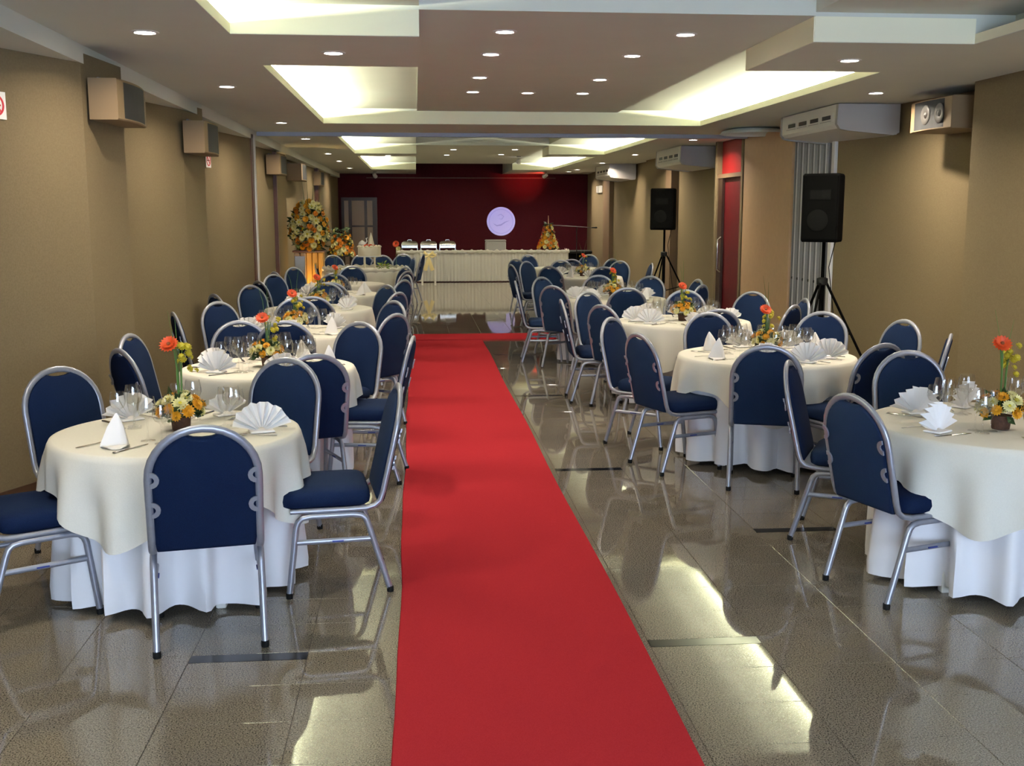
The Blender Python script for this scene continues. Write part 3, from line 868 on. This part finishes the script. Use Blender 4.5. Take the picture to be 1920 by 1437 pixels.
chair_top((1.97, 5.60), c1, 'blue banquet chair at the far aisle corner of the nearest right table', turn=18)
chair_top((2.80, 5.95), c1, 'blue banquet chair facing the camera behind the nearest right table')
chair((2.90, 4.33), norm((-.20, .97)), 'blue banquet chair cut by the right frame edge at the nearest right table')
PL['R', 1] = [(-.86, -.3), (-.75, .8), (.06, 1), (.05, -1), (1, .5)]
for T, lb in (((-1.68, 18.95), 'blue chair seen edge-on at the wall side of the cake table'), ((-1.50, 20.05), 'leftmost blue chair standing behind the cake table'),
              ((-.98, 20.4), 'blue chair directly behind the cake'), ((-.60, 19.95), 'blue chair behind the right half of the cake table'),
              ((-.22, 20.4), 'rightmost blue chair standing behind the cake table'), ((-.02, 18.95), 'blue chair at the aisle side of the cake table')):
    chair_top(T, CK, lb, True)
chair_top((.15, 20.6), (-.8, 20.8), 'blue chair seen edge-on in the aisle beyond the cake table', True)
for (row, k), lst in PL.items():
    if k > 5: continue
    c, R, rot = (LT if row == 'L' else RT)[k]
    used = []
    for n_, (dx, dy) in enumerate(lst):
        a = math.atan2(dy, dx)
        if any(abs((a-u+PI) % (2*PI)-PI) < .55 for u in used): continue
        used.append(a)
        pl = place_name(dx, dy, row)
        if sum(1 for u in used[:-1] if place_name(math.cos(u), math.sin(u), row) == pl): pl = 'other '+pl
        setting(c, R, a, W[row, k], pl, 2 if c[1] < 8 else (1 if c[1] < 11 else 0), k*31+n_*7+(3 if row == 'R' else 0))
    fl = {('L', 1): (-1.075, 4.985), ('R', 1): (2.66, 4.68)}.get((row, k), c)
    if (row, k) == ('L', 6): continue
    centrepiece(fl, .25*k, W[row, k], k*13+(5 if row == 'R' else 0), c[1] < 13, .08 if k == 1 else .0, 1)

# ------------------------------------------------------------------ wall loudspeakers
def wall_speaker(x0, ya, z0, sgn, length, depth, h, label, cones=False):
    """box against a side wall; sgn +1 on the left wall (grille looks to +x)"""
    t = thing('wall_speaker', label, 'speaker', (x0, ya, z0), 0, 'wall loudspeakers')
    n = 8; rings = []
    def front(y): return depth+.035*math.sin(PI*y/length)
    for z, s_ in ((0, .97), (.008, 1), (h-.008, 1), (h, .97)):
        r = [(0, 0, z), (0, length, z)]+[(sgn*front(length*(n-k)/n)*s_, length*(n-k)/n, z) for k in range(n+1)]
        rings.append(r if sgn > 0 else r)
    MB().loft(rings, True, True).build('cabinet', 'speaker_tan', t)
    g = []
    for z in (.016, h-.016):
        g.append([(sgn*(front(length*k/n)+.002), .02+(length-.04)*k/n, z) for k in range(n+1)])
    b = MB().loft(g, closed=False)
    b.loft([[(p[0]-sgn*.006, p[1], p[2]) for p in r] for r in reversed(g)], closed=False)
    gr = b.build('grille', 'grille', t)
    if cones:
        for yc, rr_ in ((length*.22, .085), (length*.52, .085)):
            pts = MB().lathe([(rr_, 0), (rr_*.9, .006), (rr_*.35, -.002), (rr_*.25, .006), (.002, .012)], 18)
            pts.build('driver_cone', 'cone_paper', t, True, (sgn*(front(yc)+.004), yc, h/2), (0, sgn*PI/2, 0))
    MB().box(-.012*sgn if sgn > 0 else -.012, .012, length*.3, length*.7, h, h+.03).build('bracket', 'alu_dark', t)
    return t
wall_speaker(-2.065, 7.35, 2.29, 1, .74, .18, .26, 'tan wall loudspeaker nearest the camera high on the left wall')
wall_speaker(-2.105, 10.42, 2.24, 1, .74, .19, .29, 'second tan wall loudspeaker from the camera on the left wall')
wall_speaker(-2.215, 16.90, 2.26, 1, .9, .20, .29, 'first wall loudspeaker beyond the partition jamb on the left')
wall_speaker(-2.30, 20.25, 2.26, 1, .9, .27, .30, 'middle wall loudspeaker beyond the partition jamb on the left')
wall_speaker(-2.19, 24.2, 2.26, 1, .9, .16, .30, 'farthest wall loudspeaker on the left wall')
wall_speaker(4.90, 8.98, 2.40, -1, .76, .42, .27, 'tan wall loudspeaker with bare driver cones on the right wall', True)

# ------------------------------------------------------------------ air conditioners under the ceiling
def air_con(x0, x1, ya, yb_, z0, z1, label):
    t = thing('air_conditioner', label, 'air conditioner', (x0, ya, z0), 0, 'ceiling air conditioners')
    L, D, h = yb_-ya, x1-x0, z1-z0
    pr = [(0, .045), (.03, .012), (.10, 0), (D, -.045), (D, h), (.0, h)]
    MB().poly(pr, .06, L-.06).build('body', 'plastic_white', t)
    for y0_, nm in ((0, 'end_cap'), (L-.055, 'end_cap')):
        e = MB().poly([(-.008, .05), (.025, .002), (.10, -.012), (D*.92, -.055), (D, -.03), (D, h*.70), (D, h), (.0, h)], y0_, y0_+.055).build(nm, 'plastic_grey', t)
    ot = MB().box(-.006, 0.004, .12, L-.12, .075, h*.66).build('outlet_frame', 'plastic_white', t)
    n = 4; w = (L-.34)/n
    for k in range(n):
        ya_ = .16+k*w
        MB().box(-.009, -.004, ya_+.02, ya_+w*.72, h*.44, h*.60).build('outlet_slot', 'slot_dark', ot)
        MB().box(-.010, -.004, ya_+.01, ya_+w*.88, .085, h*.38).build('outlet_louver', 'plastic_grey', ot)
    return t
air_con(4.11, 4.735, 10.53, 12.22, 2.50, 2.742, 'white ceiling air conditioner nearest the camera on the right')
air_con(4.25, 4.89, 17.45, 19.28, 2.45, 2.742, 'middle ceiling air conditioner beyond the red door')
air_con(4.30, 4.89, 24.2, 26.1, 2.45, 2.742, 'farthest ceiling air conditioner on the right wall')
# duct hump on the ceiling next to the first unit
tag(MB().lathe([(.001, 0), (.30, -.004), (.42, -.03), (.46, -.07), (.46, -.072)], 28, (0, 0, .072)).build('ceiling_duct', 'paint', None, True, (4.35, 13.9, 2.678), None), 'low rounded duct cover on the ceiling above the wood panel', 'duct')

# ------------------------------------------------------------------ tripod loudspeakers
def stand_speaker(x, y, rz, zt, w, dpt, h, lab_s, lab_t):
    t = thing('speaker_stand', lab_t, 'stand', (x, y, 0), rz, 'tripod speaker stands')
    MB().tube([(0, 0, .25), (0, 0, zt-.02)], .018, 10).build('pole', 'speaker_black', t, True)
    MB().tube([(0, 0, .55), (0, 0, 1.02)], .026, 10).build('sleeve', 'speaker_black', t, True)
    MB().lathe([(.03, .98), (.055, .99), (.055, 1.05), (.03, 1.06)], 12, cap0=True, cap1=True).build('collar', 'rubber', t, True)
    MB().lathe([(.03, .40), (.045, .41), (.045, .46), (.03, .47)], 12, cap0=True, cap1=True).build('collar', 'rubber', t, True)
    for k in range(3):
        a = 2*PI*k/3+.5
        ca, sa = math.cos(a), math.sin(a)
        lg = MB().tube([(.045*ca, .045*sa, 1.0), (.55*ca, .55*sa, .012)], .013, 8).build('leg', 'speaker_black', t, True)
        MB().tube([(.04*ca, .04*sa, .43), (.30*ca, .30*sa, .50)], .008, 6).build('brace', 'speaker_black', t, True)
    s = thing('loudspeaker', lab_s, 'speaker', (x, y, zt-.03), rz, 'black loudspeakers on stands')
    pr = [(-w/2, -dpt/2), (w/2, -dpt/2), (w*.36, dpt/2), (-w*.36, dpt/2)]
    def ring(i, z): return [(px*(1-i), py*(1-i), z) for px, py in pr]
    MB().loft([ring(.05, 0), ring(0, .02), ring(0, h-.02), ring(.06, h)], True, True).build('cabinet', 'speaker_black', s)
    MB().box(-w*.45, w*.45, -dpt/2-.008, -dpt/2, .03, h-.03).build('grille', 'speaker_black', s)
    MB().lathe([(.10, 0), (.105, .004), (.085, .008), (.03, .002), (.002, .006)], 18).build('woofer', 'driver_black', s, True, (-w*.05, -dpt/2-.009, h*.32), (PI/2, 0, 0))
    MB().box(-w*.28, w*.28, -dpt/2-.012, -dpt/2-.008, h*.62, h*.76).build('horn', 'driver_black', s)
    MB().tube([(w*.1, dpt/2+.005, h*.3), (w*.1+.02, dpt/2+.02, 0), (.05, .03, -.25), (.12, .1, -.9), (.2, .25, -zt+.05)], .005, 6).build('cable', 'rubber', s, True)
    return t
stand_speaker(4.02, 10.52, math.radians(-38), 1.44, .36, .34, .66, 'large black loudspeaker on a tripod in front of the folded partition', 'black tripod stand under the near loudspeaker')
stand_speaker(4.02, 17.5, math.radians(-30), 1.44, .38, .34, .66, 'black loudspeaker on a tripod beyond the red door', 'black tripod stand under the far loudspeaker')

# ------------------------------------------------------------------ folded partition in its niche
fp = thing('folding_partition', 'stack of grey folded partition panels standing in the right wall niche', 'partition', (4.62, 12.06, 0))
pw = 1.12/6; pp = None
for k in range(6):
    if pp is None:
        q = MB().cbox(0, .09, .006, pw-.006, .02, 2.72, .006)
        pp = q.build('panel', 'alu', fp); o = pp
        r1 = MB().box(-.006, .001, pw*.30, pw*.40, .03, 2.70).build('rib', 'white_metal', pp)
        r2 = MB().box(-.004, .001, pw*.62, pw*.70, .03, 2.70).build('seam', 'alu_dark', pp)
        kb = MB().lathe([(.016, 0), (.014, .012), (.002, .014)], 10, cap0=True).build('knob', 'slot_dark', pp, True, (-.001, pw*.52, .90), (0, -PI/2, 0))
    else:
        o = share(pp, fp)
        for s_ in (r1, r2, kb): share(s_, o, s_.location, s_.rotation_euler)
    o.location = (0, pw*k, 0)

# ------------------------------------------------------------------ signs and switch plates
def no_smoking(loc, rz, s, label):
    t = thing('no_smoking_sign', label, 'sign', loc, rz, 'no smoking signs')
    MB().box(-s/2, s/2, -.004, 0, -s/2, s/2).build('plate', 'sign_white', t)
    R_ = s*.40; n = 28; b = MB()
    rings = [[(r*math.cos(2*PI*k/n), y, r*math.sin(2*PI*k/n)) for k in range(n)] for r, y in ((R_, -.004), (R_, -.0065), (R_*.80, -.0065), (R_*.80, -.004))]
    b.loft(rings); 
    b.build('prohibition_ring', 'sign_red', t)
    c = MB().box(-R_*.62, R_*.3, -.006, -.004, -R_*.08, R_*.08).build('cigarette', 'rubber', t)
    MB().box(R_*.34, R_*.6, -.006, -.004, -R_*.08, R_*.08).build('cigarette_tip', 'sign_red', t)
    k = MB(); a = math.radians(-45); ca, sa = math.cos(a), math.sin(a)
    q = lambda u, v: (u*ca-v*sa, u*sa+v*ca)
    pts = [q(-R_*.85, -R_*.09), q(R_*.85, -R_*.09), q(R_*.85, R_*.09), q(-R_*.85, R_*.09)]
    k.poly(list(reversed(pts)), -.0075, -.0045); k.build('slash', 'sign_red', t)
wa = math.atan2(1.96, .86)
no_smoking((XA(6.63)+.004, 6.625, 2.31), wa, .155, 'white no smoking sign cut by the left edge of the picture')
no_smoking((-2.358, 13.0, 2.285), math.atan2(1, .166), .16, 'small white no smoking sign under the second wall loudspeaker')
for i, (x, y, z) in enumerate([(4.80, 28.35, 2.27), (4.80, 28.75, 2.27)]):
    p = thing('switch_plate', ['left', 'right'][1-i]+' one of two small white plates high on the far right pilaster', 'switch', (x, y, z), 0, 'white switch plates')
    MB().cbox(-.02, 0.03, -.14, .14, -.09, .09, .006).build('plate', 'plastic_white', p); MB().box(-.025, -.019, -.05, .05, -.05, .05).build('rocker', 'ring_white', p)

# ------------------------------------------------------------------ buffet at the far end
bt = thing('buffet_table', 'long buffet table below the maroon wall', 'table', (1.65, 27.0, 0))
MB().box(-2.05, 2.05, -.38, .38, .70, .73).build('tabletop', 'dark_wood', bt)
for x in (-1.9, 1.9):
    for y in (-.3, .3): MB().tube([(x, y, 0), (x, y, .7)], .02, 8).build('leg', 'alu', bt, True)
# pleated skirt and ruffled top
b = MB(); rings = []
per = [(-2.07, .40)]
N = 300
path = []
for k in range(41): path.append((-2.07, .40-.80*k/40))
for k in range(1, N+1): path.append((-2.07+4.14*k/N, -.40))
for k in range(1, 41): path.append((2.07, -.40+.80*k/40))
def ofs(i, t_):
    x, y = path[i]; w = .022*math.sin(i*1.05)*(.4+.6*t_)+.012*math.sin(i*.37)
    return (x+(w if abs(x) > 2.06 else 0), y-(w if y < -.39 else 0))
for t_ in (0, .1, .5, 1): rings.append([(*ofs(i, t_), .735-.715*t_) for i in range(len(path))])
b.loft(rings, closed=False)
b.box(-2.07, 2.07, -.39, .40, .733, .742)
tag(b.build('buffet_skirt', 'buffet_skirt', None, 80, (1.65, 27.0, 0)), 'ivory pleated skirt hanging to the floor around the buffet table', 'tablecloth')
b = MB(); rings = []
for t_ in range(7):
    a = PI*t_/6; r = []
    for i in range(0, len(path), 2):
        x, y = path[i]; ph = i*.42
        amp = .035+.012*math.sin(ph)
        ox = -1 if x < -2.06 else (1 if x > 2.06 else 0); oy = -1 if y < -.39 else 0
        r.append((x+ox*(amp*math.sin(a)*.7+.02), y+oy*(amp*math.sin(a)*.7+.03), .735+amp*math.cos(a)*1.1+.010*math.sin(ph*1.7)))
    rings.append(r)
b.loft(rings, closed=False)
tag(b.build('ruffle_garland', 'cloth_top', None, 80, (1.65, 27.0, 0)), 'ruffled ivory garland along the buffet table edge', 'garland')
for k in range(3):
    x = -.14+k*.46
    t = thing('chafing_dish', '%s silver chafing dish on the buffet' % ['leftmost', 'middle', 'rightmost'][k], 'chafing dish', (x, 26.85, .743), 0, 'silver chafing dishes')
    MB().cbox(-.20, .20, -.16, .16, .075, .15, .012).build('water_pan', 'steel', t)
    rings = []
    for q in range(7):
        a = PI/2*q/6
        rr_ = math.cos(a); rings.append([(-.20*(.55+.45*rr_), -.16*rr_-.002, .152+.10*math.sin(a)), (.20*(.55+.45*rr_), -.16*rr_-.002, .152+.10*math.sin(a)), (.20*(.55+.45*rr_), .16*rr_+.002, .152+.10*math.sin(a)), (-.20*(.55+.45*rr_), .16*rr_+.002, .152+.10*math.sin(a))])
    ld = MB().loft(rings, True, True).build('lid', 'steel', t, True)
    MB().tube([(-.05, 0, .25), (-.04, 0, .275), (.04, 0, .275), (.05, 0, .25)], .007, 6).build('lid_handle', 'steel', ld, True)
    for sx in (-.19, .19):
        for sy in (-.15, .15): MB().tube([(sx, sy, .0), (sx, sy, .17)], .008, 6).build('leg', 'steel', t, True)
t = thing('grey_box', 'plain grey box with rounded lid on the buffet below the lilac disc', 'box', (1.97, 27.0, .743))
MB().cbox(-.25, .25, -.15, .15, 0, .22, .015).build('case', 'plastic_grey', t); MB().cbox(-.255, .255, -.155, .155, .222, .27, .015).build('lid', 'plastic_grey', t)
# solid disc standing in for a projected light circle, lit by its spot
t = thing('gobo_disc', 'pale lilac disc standing in for the projected light circle on the maroon wall', 'gobo_light', (2.44, Y1-.02, 1.42))
MB().lathe([(.40, 0), (.405, .012), (.39, .02), (.37, .014), (.001, .014)], 48, cap0=True).build('disc', 'gobo_light', t, True, None, (PI/2, 0, 0))
n = 40; b = MB(); b.loft([[(r*math.cos(2*PI*k/n), y, r*math.sin(2*PI*k/n)) for k in range(n)] for r, y in ((.345, -.014), (.345, -.019), (.33, -.019), (.33, -.014))]); b.build('inner_ring', 'gobo_line', t)
MB().tube([(-.22, -.016, -.06), (-.12, -.018, -.12), (0, -.018, -.10), (.12, -.018, -.02), (.24, -.016, .02)], [.004, .016, .02, .014, .004], 6).build('swoosh', 'gobo_line', t, True)
MB().tube([(-.10, -.016, .16), (0, -.018, .20), (.08, -.018, .14), (.02, -.018, .06), (-.06, -.016, .08)], [.004, .012, .014, .010, .004], 6).build('crest', 'gobo_line', t, True)
def spot(name, loc, target, power, color, ang, blend, parent=None, size=.02):
    l = bpy.data.lights.new(name, 'SPOT'); l.energy = power; l.color = color; l.spot_size = math.radians(ang); l.spot_blend = blend; l.shadow_soft_size = size
    o = bpy.data.objects.new(name, l); COL.objects.link(o)
    d = Vector(target)-Vector(loc); o.location = loc; o.rotation_euler = d.to_track_quat('-Z', 'Y').to_euler()
    if parent: o.parent = parent; o.location = Vector(loc)-parent.location
    return o
def spot_fixture(loc, target, label, glow):
    t = thing('spotlight', label, 'light', loc, 0, 'small stage spotlights')
    MB().lathe([(.05, -.004), (.05, .05)], 12, cap0=True, cap1=True).build('mount', 'alu_dark', t, True, (0, 0, -.05+.046))
    d = (Vector(target)-Vector(loc)).normalized(); q = d.to_track_quat('Z', 'Y').to_euler()
    can = MB().lathe([(.02, -.10), (.045, -.08), (.055, .06), (.05, .06), (.045, .04), (.001, .04)], 14, cap0=True).build('can', 'ring_white', t, True, (0, 0, -.10), q)
    MB().lathe([(.044, .045), (.001, .047)], 14, cap1=True).build('lens', glow, can, True)
    return t
f1 = spot_fixture((3.50, 29.6, 2.745), (2.6, Y1, 2.2), 'red beamed ceiling spotlight near the maroon wall', 'red_lamp')
spot('red_beam', (3.48, 29.75, 2.66), (3.05, Y1, 2.70), 110, (1.0, .03, .02), 60, 1.0, f1)
f2 = spot_fixture((2.30, 24.4, ZR-.005), (2.44, Y1, 1.42), 'ceiling spotlight aimed at the round lilac disc', 'lamp_glow')
spot('gobo_beam', (2.32, 24.55, ZR-.14), (2.44, Y1-.02, 1.42), 620, (.55, .50, 1.0), 7.3, .12, f2)
f3 = spot_fixture((-1.05, 29.7, 2.745), (-.6, Y1, 2.0), 'white ceiling spotlight above the glazed door', 'lamp_glow')

def arrangement(name, label, loc, R, H, kinds, n, seed, taper=0.0, leafn=200, sc=1.6, blades=0):
    """big bouquet: blooms set on an ellipsoid or a cone"""
    rnd = random.Random(seed)
    t = thing(name, label, 'flowers', loc)
    b = MB()
    for q in range(leafn):
        z = rnd.random(); w = (1-taper*z)*(1 if taper else math.sin(PI*(.18+.74*z)))
        a = rnd.uniform(0, 2*PI); p = Vector((R*w*math.cos(a)*rnd.uniform(.5, 1), R*w*math.sin(a)*rnd.uniform(.5, 1), H*z))
        d = Vector((math.cos(a), math.sin(a), rnd.uniform(-.5, .6))).normalized(); s_ = d.cross(Vector((rnd.uniform(-1, 1), rnd.uniform(-1, 1), 1))).normalized()
        l = R*rnd.uniform(.3, .5); wd = l*.28
        b.add([p, p+d*l*.5-s_*wd, p+d*l, p+d*l*.5+s_*wd, p+d*l*.5-d.cross(s_)*l*.07], [(0, 1, 4), (1, 2, 4), (2, 3, 4), (3, 0, 4)])
    fo = b.build('foliage', 'leaf', t); fo['kind'] = 'stuff'
    for k in range(n):
        z = (k+.5)/n; z = z if not taper else 1-math.sqrt(1-z*.995)
        w = (1-taper*z)*(1 if taper else math.sin(PI*(.16+.72*z)))
        a = k*2.39996
        d = Vector((math.cos(a), math.sin(a), .25)); p = Vector((R*w*math.cos(a), R*w*math.sin(a), H*z))*rnd.uniform(.97, 1.05)
        bloom(kinds[(k*5+k//3) % len(kinds)], t, p, d, sc*rnd.uniform(.85, 1.15), rnd.uniform(0, 6))
    for k in range(blades):
        a = k*2.1+seed; MB().tube([(.04*math.cos(a), .04*math.sin(a), H*.5), (.08*math.cos(a), .08*math.sin(a), H*1.1), (.12*math.cos(a), .12*math.sin(a), H*1.55)], [.006, .005, .001], 5).build('grass_blade', 'leaf', t, True)
    return t
# flower tree on the buffet
t = arrangement('flower_tree', 'cone of yellow and orange flowers at the right end of the buffet', (3.28, 27.0, .80), .24, .62, ['yellow', 'yellow', 'cream', 'gold', 'yellow', 'cream', 'orange'], 64, 3, .88, 120, 1.7)
MB().lathe([(.09, -.055), (.10, -.05), (.12, .02), (.11, .025)], 14, cap0=True, cap1=True).build('bowl', 'pot', t, True)
MB().tube([(0, 0, .55), (0, 0, .80)], [.01, .006], 6).build('candle', 'wood_panel', t, True)
# tall bouquet on the lit pedestal
ped = thing('flower_pedestal', 'glowing amber fluted pedestal under the tall bouquet', 'pedestal', (-1.80, 18.9, 0))
for k in range(5):
    x = -.20+k*.10
    MB().cbox(x-.045, x+.045, -.14, .14, .03, 1.02, .012).build('column_slat', 'amber' if k > 1 else 'wood_panel', ped)
MB().cbox(-.27, .27, -.17, .17, 0, .03, .006).build('plinth', 'brown_trim', ped); MB().cbox(-.27, .27, -.17, .17, 1.02, 1.05, .006).build('cap', 'brown_trim', ped)
sh = MB().cbox(-.24, -.06, -.165, -.145, .35, .96, .006).build('silver_sleeve', 'steel', ped)
lp = MB().lathe([(.03, .0), (.03, .05), (.001, .055)], 10, cap0=True).build('uplight', 'lamp_glow', ped, True, (.14, -.22, 0))
spot('pedestal_uplight', (-1.72, 18.55, .06), (-1.74, 18.80, 1.0), 40, (1.0, .62, .22), 80, .8, ped)
arrangement('tall_bouquet', 'large bouquet of white, yellow and orange flowers on the amber pedestal', (-1.80, 18.9, 1.06), .30, .78, ['white', 'yellow', 'cream', 'gold', 'yellow', 'white', 'cream', 'gold', 'lemon', 'cream', 'yellow'], 110, 11, 0, 330, 1.9, 3)
arrangement('standing_bouquet', 'smaller orange and white bouquet left of the cake', (-1.42, 21.4, .86), .23, .52, ['gold', 'yellow', 'cream', 'gold', 'lemon', 'yellow'], 60, 17, .55, 220, 1.7)
sp = thing('plinth', 'slim dark stand under the smaller bouquet', 'stand', (-1.42, 21.4, 0))
MB().tube([(0, 0, .02), (0, 0, .84)], .03, 10).build('post', 'dark_wood', sp, True); MB().lathe([(.16, 0), (.16, .02)], 16, cap0=True, cap1=True).build('base', 'dark_wood', sp, True)
MB().lathe([(.13, .84), (.13, .858)], 16, cap0=True, cap1=True).build('plate', 'dark_wood', sp, True)
# cake
ck = thing('wedding_cake', 'white iced cake with swan ornaments on a pillared stand', 'cake', (CK[0]+.07, CK[1], TT))
for k in range(4):
    a = PI/4+k*PI/2; MB().tube([(.12*math.cos(a), .12*math.sin(a), .0), (.12*math.cos(a), .12*math.sin(a), .22)], .014, 8).build('pillar', 'cake_icing', ck, True)
MB().lathe([(.205, .22), (.215, .225), (.215, .235), (.20, .236)], 28, cap0=True, cap1=True).build('board', 'white_metal', ck, True)
ti = MB().lathe([(.19, .237), (.195, .245), (.195, .37), (.185, .38), (.001, .382)], 32).build('tier', 'cake_icing', ck, True)
for k in range(14):
    a = 2*PI*k/14
    MB().lathe([(.030, 0), (.034, .012), (.022, .03), (.002, .04)], 8, (.175*math.cos(a), .175*math.sin(a), .378), True).build('icing_rosette', 'cake_icing', ti, True)
for k in range(6):
    a = 1+k; bloom('orange', ck, (.08*math.cos(a), .08*math.sin(a), .40), (math.cos(a), math.sin(a), 1), .9)
MB().lathe([(.05, .38), (.055, .42), (.035, .52), (.012, .60), (.002, .63)], 14, (.03, 0, 0), True).build('cone_ornament', 'cake_icing', ck, True)
sw = MB().lathe([(.004, 0), (.05, .02), (.065, .05), (.045, .09), (.004, .12)], 14, (-.12, 0, .38), True).build('swan_body', 'napkin', ck, True)
MB().tube([(-.07, 0, .44), (-.04, 0, .48), (-.05, 0, .53), (-.02, 0, .54)], [.016, .011, .010, .006], 8).build('swan_neck', 'napkin', ck, True)
# ruffle around the cake table
b = MB(); rings = []
for t_ in range(6):
    a = PI*t_/5; r = []
    for i in range(160):
        th = 2*PI*i/160; amp = .03+.012*math.sin(i*1.1)
        r.append(((.70+amp*math.sin(a))*math.cos(th), (.70+amp*math.sin(a))*math.sin(th), .74+amp*math.cos(a)*1.2))
    rings.append(r)
b.loft(rings)
tag(b.build('ruffle_garland', 'cloth_top', None, 80, (*CK, 0)), 'ruffled ivory garland around the cake table edge', 'garland')
b = MB()
leaves(b, random.Random(4), 40, (0, 0, .03), .09, .06)
t = thing('flower_sprig', 'small sprig of greenery and yellow blooms beside the cake', 'flowers', (CK[0]+.30, CK[1]-.2, TT+.02)); fo = b.build('foliage', 'leaf_light', t); fo['kind'] = 'stuff'
for k in range(5): bloom('lemon', t, (.05*math.cos(k*1.3), .05*math.sin(k*1.3), .06), (0, 0, 1), 1.3)
MB().tube([(.22, .25, .0), (.22, .25, .40)], .004, 6).build('stem', 'stem', t, True); bloom('orange', t, (.22, .25, .41), (-.2, -1, .4), 1.3); bloom('cream', t, (.26, .2, .33), (0, -1, .4), 1.3)
# small gift table with bows between the cake and the buffet
gt = thing('side_table', 'small white side table tied with yellow bows beside the buffet', 'table', (.30, 25.6, 0))
MB().cbox(-.20, .20, -.2, .2, .70, .74, .008).build('tabletop', 'cloth_top', gt)
for sx in (-.15, .15):
    for sy in (-.15, .15): MB().cbox(sx-.022, sx+.022, sy-.022, sy+.022, 0, .70, .004).build('leg', 'cloth_top', gt)
for sx in (-1, 1):
    MB().tube([(0, -.21, .70), (sx*.10, -.24, .76), (sx*.16, -.23, .70), (sx*.08, -.22, .66), (0, -.21, .69)], [.015, .05, .055, .04, .012], 8, .02).build('bow_loop', 'gold_ribbon', gt, True)
    MB().tube([(0, -.21, .69), (sx*.04, -.23, .5), (sx*.09, -.22, .35)], [.015, .04, .045], 8, .006).build('bow_tail', 'gold_ribbon', gt, True)
# microphone boom stand
ms = thing('microphone_stand', 'black boom microphone stand right of the flower cone', 'stand', (4.05, 27.4, 0))
MB().tube([(0, 0, .03), (0, 0, 1.32)], .012, 8).build('pole', 'rubber', ms, True)
MB().tube([(.40, -.1, 1.30), (-.62, .1, 1.36)], .008, 8).build('boom', 'alu_dark', ms, True)
for k in range(3):
    a = 2*PI*k/3; MB().tube([(0, 0, .10), (.3*math.cos(a), .3*math.sin(a), .01)], .009, 6).build('leg', 'rubber', ms, True)
MB().lathe([(.012, -.06), (.018, .03), (.022, .05), (.016, .08), (.002, .085)], 10, cap0=True).build('microphone', 'rubber', ms, True, (.42, -.105, 1.30), (0, PI/2, 0))
# drum-like dark cabinet behind the right tables
dk = thing('equipment_case', 'black equipment case on the floor below the microphone stand', 'case', (4.2, 28.3, 0))
MB().cbox(-.35, .35, -.25, .25, .02, .62, .02).build('body', 'speaker_black', dk); MB().cbox(-.36, .36, -.26, .26, .62, .70, .02).build('lid', 'rubber', dk)
MB().tube([(-.1, -.27, .4), (-.1, -.30, .4), (.1, -.30, .4), (.1, -.27, .4)], .01, 6).build('handle', 'steel', dk, True)
# the prototypes' own leftovers
for o in list(bpy.data.objects):
    if o.users_collection == () and o.name not in USED: bpy.data.objects.remove(o)
